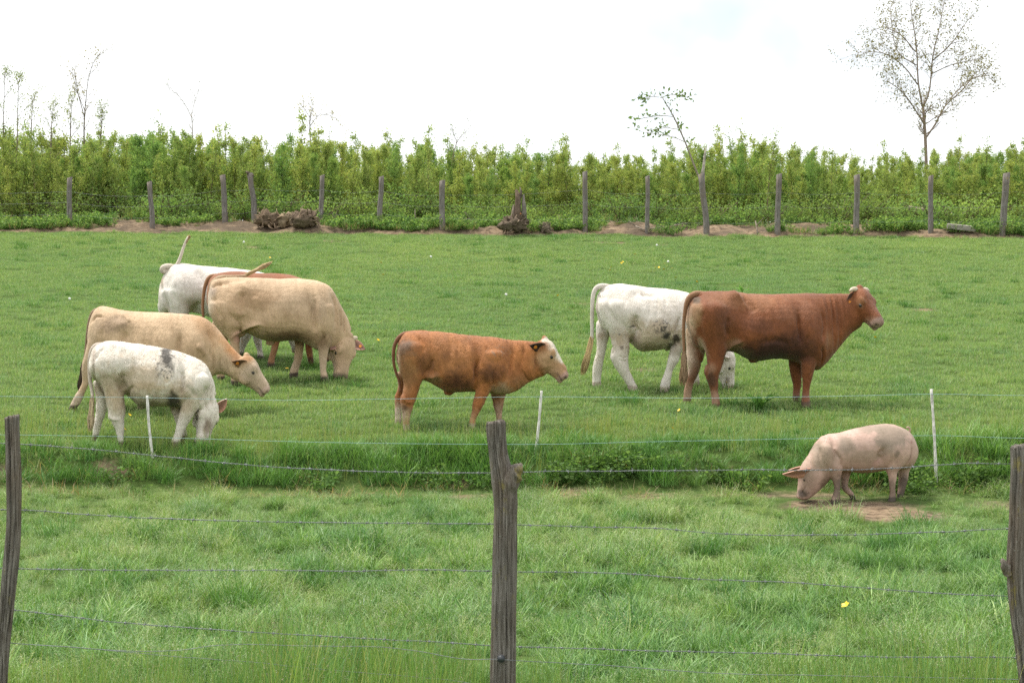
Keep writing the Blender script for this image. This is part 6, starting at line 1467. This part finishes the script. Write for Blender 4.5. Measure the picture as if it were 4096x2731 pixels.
# low growth over the bare earth under the far fence
pl = [weed_mesh('weed', 410 + k, 10, .3, .07, DARKLEAF_C + WEED_C, mat=M_LEAFI, rad=.2) for k in range(3)] + [blade_mesh('rough', 415 + k, 70, .2, .1, .3, .008, (.2, .9), (.3, 1.2), [G1[0], GK[2], STRAW[0]], M_GRASS) for k in range(2)]
x = r.uniform(-15, 15, 2300); y = edge_y(x) + .3 + r.exponential(.75, len(x)); k = (fbm(x * .8, y * .8, seed=81) > .05 - .6 * sstep(1.0, 2.0, y - edge_y(x))) & (y < 54); x, y = x[k], y[k]
put('far_weeds', x, y, r.uniform(.35, 1.0, len(x)), r.integers(0, 5, len(x)), r.uniform(.2, .9, len(x)), pl, 'low weeds and brambles creeping over the earth under the far fence')

def dock(label, px, py, h, n, seed):
    g = ground_at(px * D, py * D, 18); r = np.random.default_rng(seed)
    root = bpy.data.objects.new('dock_plant', None); col.objects.link(root); root.location = tuple(g); tag(root, label, 'plant')
    for i in range(n):
        az = r.uniform(0, 6.28) if i > 2 else (2.6, .4, 4.0)[i]; ln = h * r.uniform(.7, 1.15); wd = ln * .2; mb = MB(); V, F, C = [], [], []
        th = r.uniform(.2, .7); p = np.zeros(3); sd = np.array([-math.sin(az), math.cos(az), 0]); c = np.array((.13, .27, .07)) * r.uniform(.75, 1.35)
        for j in range(8):
            t = j / 7; ww = wd * (.12 if t < .15 else math.sin(math.pi * min((t - .1) / .92, 1)) ** .7 + .05) * .5; a = th + 1.1 * t
            up = np.array([-math.cos(az) * math.cos(a), -math.sin(az) * math.cos(a), math.sin(a)])
            wob = .012 * math.sin(j * 2.1 + i)
            V += [p - sd * ww + up * (.25 * ww + wob), p, p + sd * ww + up * (.25 * ww - wob)]; C += [c * .95, c * 1.15, c * .95]
            p = p + np.array([math.cos(az) * math.sin(a), math.sin(az) * math.sin(a), math.cos(a)]) * ln / 7
        for j in range(7):
            for q in (0, 1): F.append((3 * j + q, 3 * j + q + 1, 3 * j + q + 4, 3 * j + q + 3))
        mb.addm(V, F, np.array(C)); add('leaf', mb.mesh('leaf', M_LEAF), parent=root)
dock('broad leaved dock plant in front of the horned brown cow', 1745, 945, .30, 11, 1)
dock('small dock plant with upright leaves behind the horned brown cow', 1706, 676, .22, 5, 2)

# ------------------------------------------------------------------ flowers
pm = MB()
for k in range(5):
    a = k * 1.2566; d = np.array([math.cos(a), math.sin(a), .35]); s_ = np.array([-math.sin(a), math.cos(a), 0])
    pm.addm([np.zeros(3), d * .011 + s_ * .008, d * .019, d * .011 - s_ * .008], [(0, 1, 2, 3)])
PETALS = pm.mesh('petals', M_PETAL, False)
HERD = [((-4.0, 23.5), 'white heifer'), ((-2.9, 27.8), 'big tan cow'), ((-.9, 24.6), 'calf'), ((2.9, 27.1), 'white grazing cow'), ((5.6, 26.2), 'head of the horned cow'), ((3.9, 22.3), 'pig'), ((1.0, 11.0), 'lowest barbed wire'), ((1.2, 33.0), 'dandelions up the slope'), ((-4.0, 36.0), 'upper slope behind the herd')]
def near_animal(g): return min(HERD, key=lambda a: (a[0][0] - g[0]) ** 2 + (a[0][1] - g[1]) ** 2)[1]
def flower(px, py, lift, kind, sc=1.0):
    g = ground_at(px * D, (py + 6) * D, 10); h = lift
    st = MB(); st.tube([(0, 0, 0), (.005, 0, h * .6), (0, 0, h)], .0022, 4)
    if kind == 'b':
        o = add('buttercup', st.mesh('buttercup', M_STEM), loc=g); tag(o, 'yellow buttercup in the grass near the ' + near_animal(g), 'flower', 'buttercups in the grass')
        add('petals', PETALS, parent=o, loc=(0, 0, h), rot=(r.uniform(-.2, .9), r.normal(0, .3), r.uniform(0, 6)), scale=sc)
    else:
        o = add('dandelion', st.mesh('dandelion', M_STEM), loc=g); tag(o, 'white dandelion clock in the pasture near the ' + near_animal(g), 'flower', 'dandelion clocks in the pasture')
        bm = bmesh.new(); bmesh.ops.create_icosphere(bm, subdivisions=2, radius=.024)
        for v in bm.verts: v.co *= random.uniform(.75, 1.12)
        me = bpy.data.meshes.new('seed_head'); bm.to_mesh(me); bm.free(); me.materials.append(M_FLUFF); add('seed_head', me, parent=o, loc=(0, 0, h + .02))
def crop2(x, y, c): return (c[0] + x / c[2]) / D, (c[1] + y / c[2]) / D
cA, cB, cC, cD = (2000, 950, 2.6133), (600, 900, 2.4126), (2300, 1080, 3.0157), (250, 1200, 2.6133)
BUT = [crop2(*p, cA) for p in ((605, 655), (1160, 353), (1150, 383), (1268, 305), (1285, 293), (1410, 212), (1720, 312), (1712, 372), (1745, 350), (1800, 360), (1662, 352), (1625, 350), (1935, 290), (1835, 462), (2060, 508))]
BUT += [crop2(*p, cB) for p in ((1405, 1378), (1437, 1383), (1322, 1450), (2280, 1070), (2200, 1165), (1275, 305), (2230, 400))]
BUT += [crop2(*p, cC) for p in ((1832, 1443), (1470, 190))] + [crop2(*p, cD) for p in ((700, 1282), (650, 1437), (2345, 785))] + [(1545, 1003), (1812, 700), (1935, 745), (2010, 788), (1560, 960), (620, 600), (880, 640)]
for p in BUT: flower(p[0], p[1], .12, 'b', 1.25)
flower(1943, 1556, .42, 'b', 1.4)
for p in [crop2(*p, cA) for p in ((1640, 122), (1758, 300), (65, 657))] + [(160, 700), (990, 600), (560, 565)]: flower(p[0], p[1], .12, 'd')
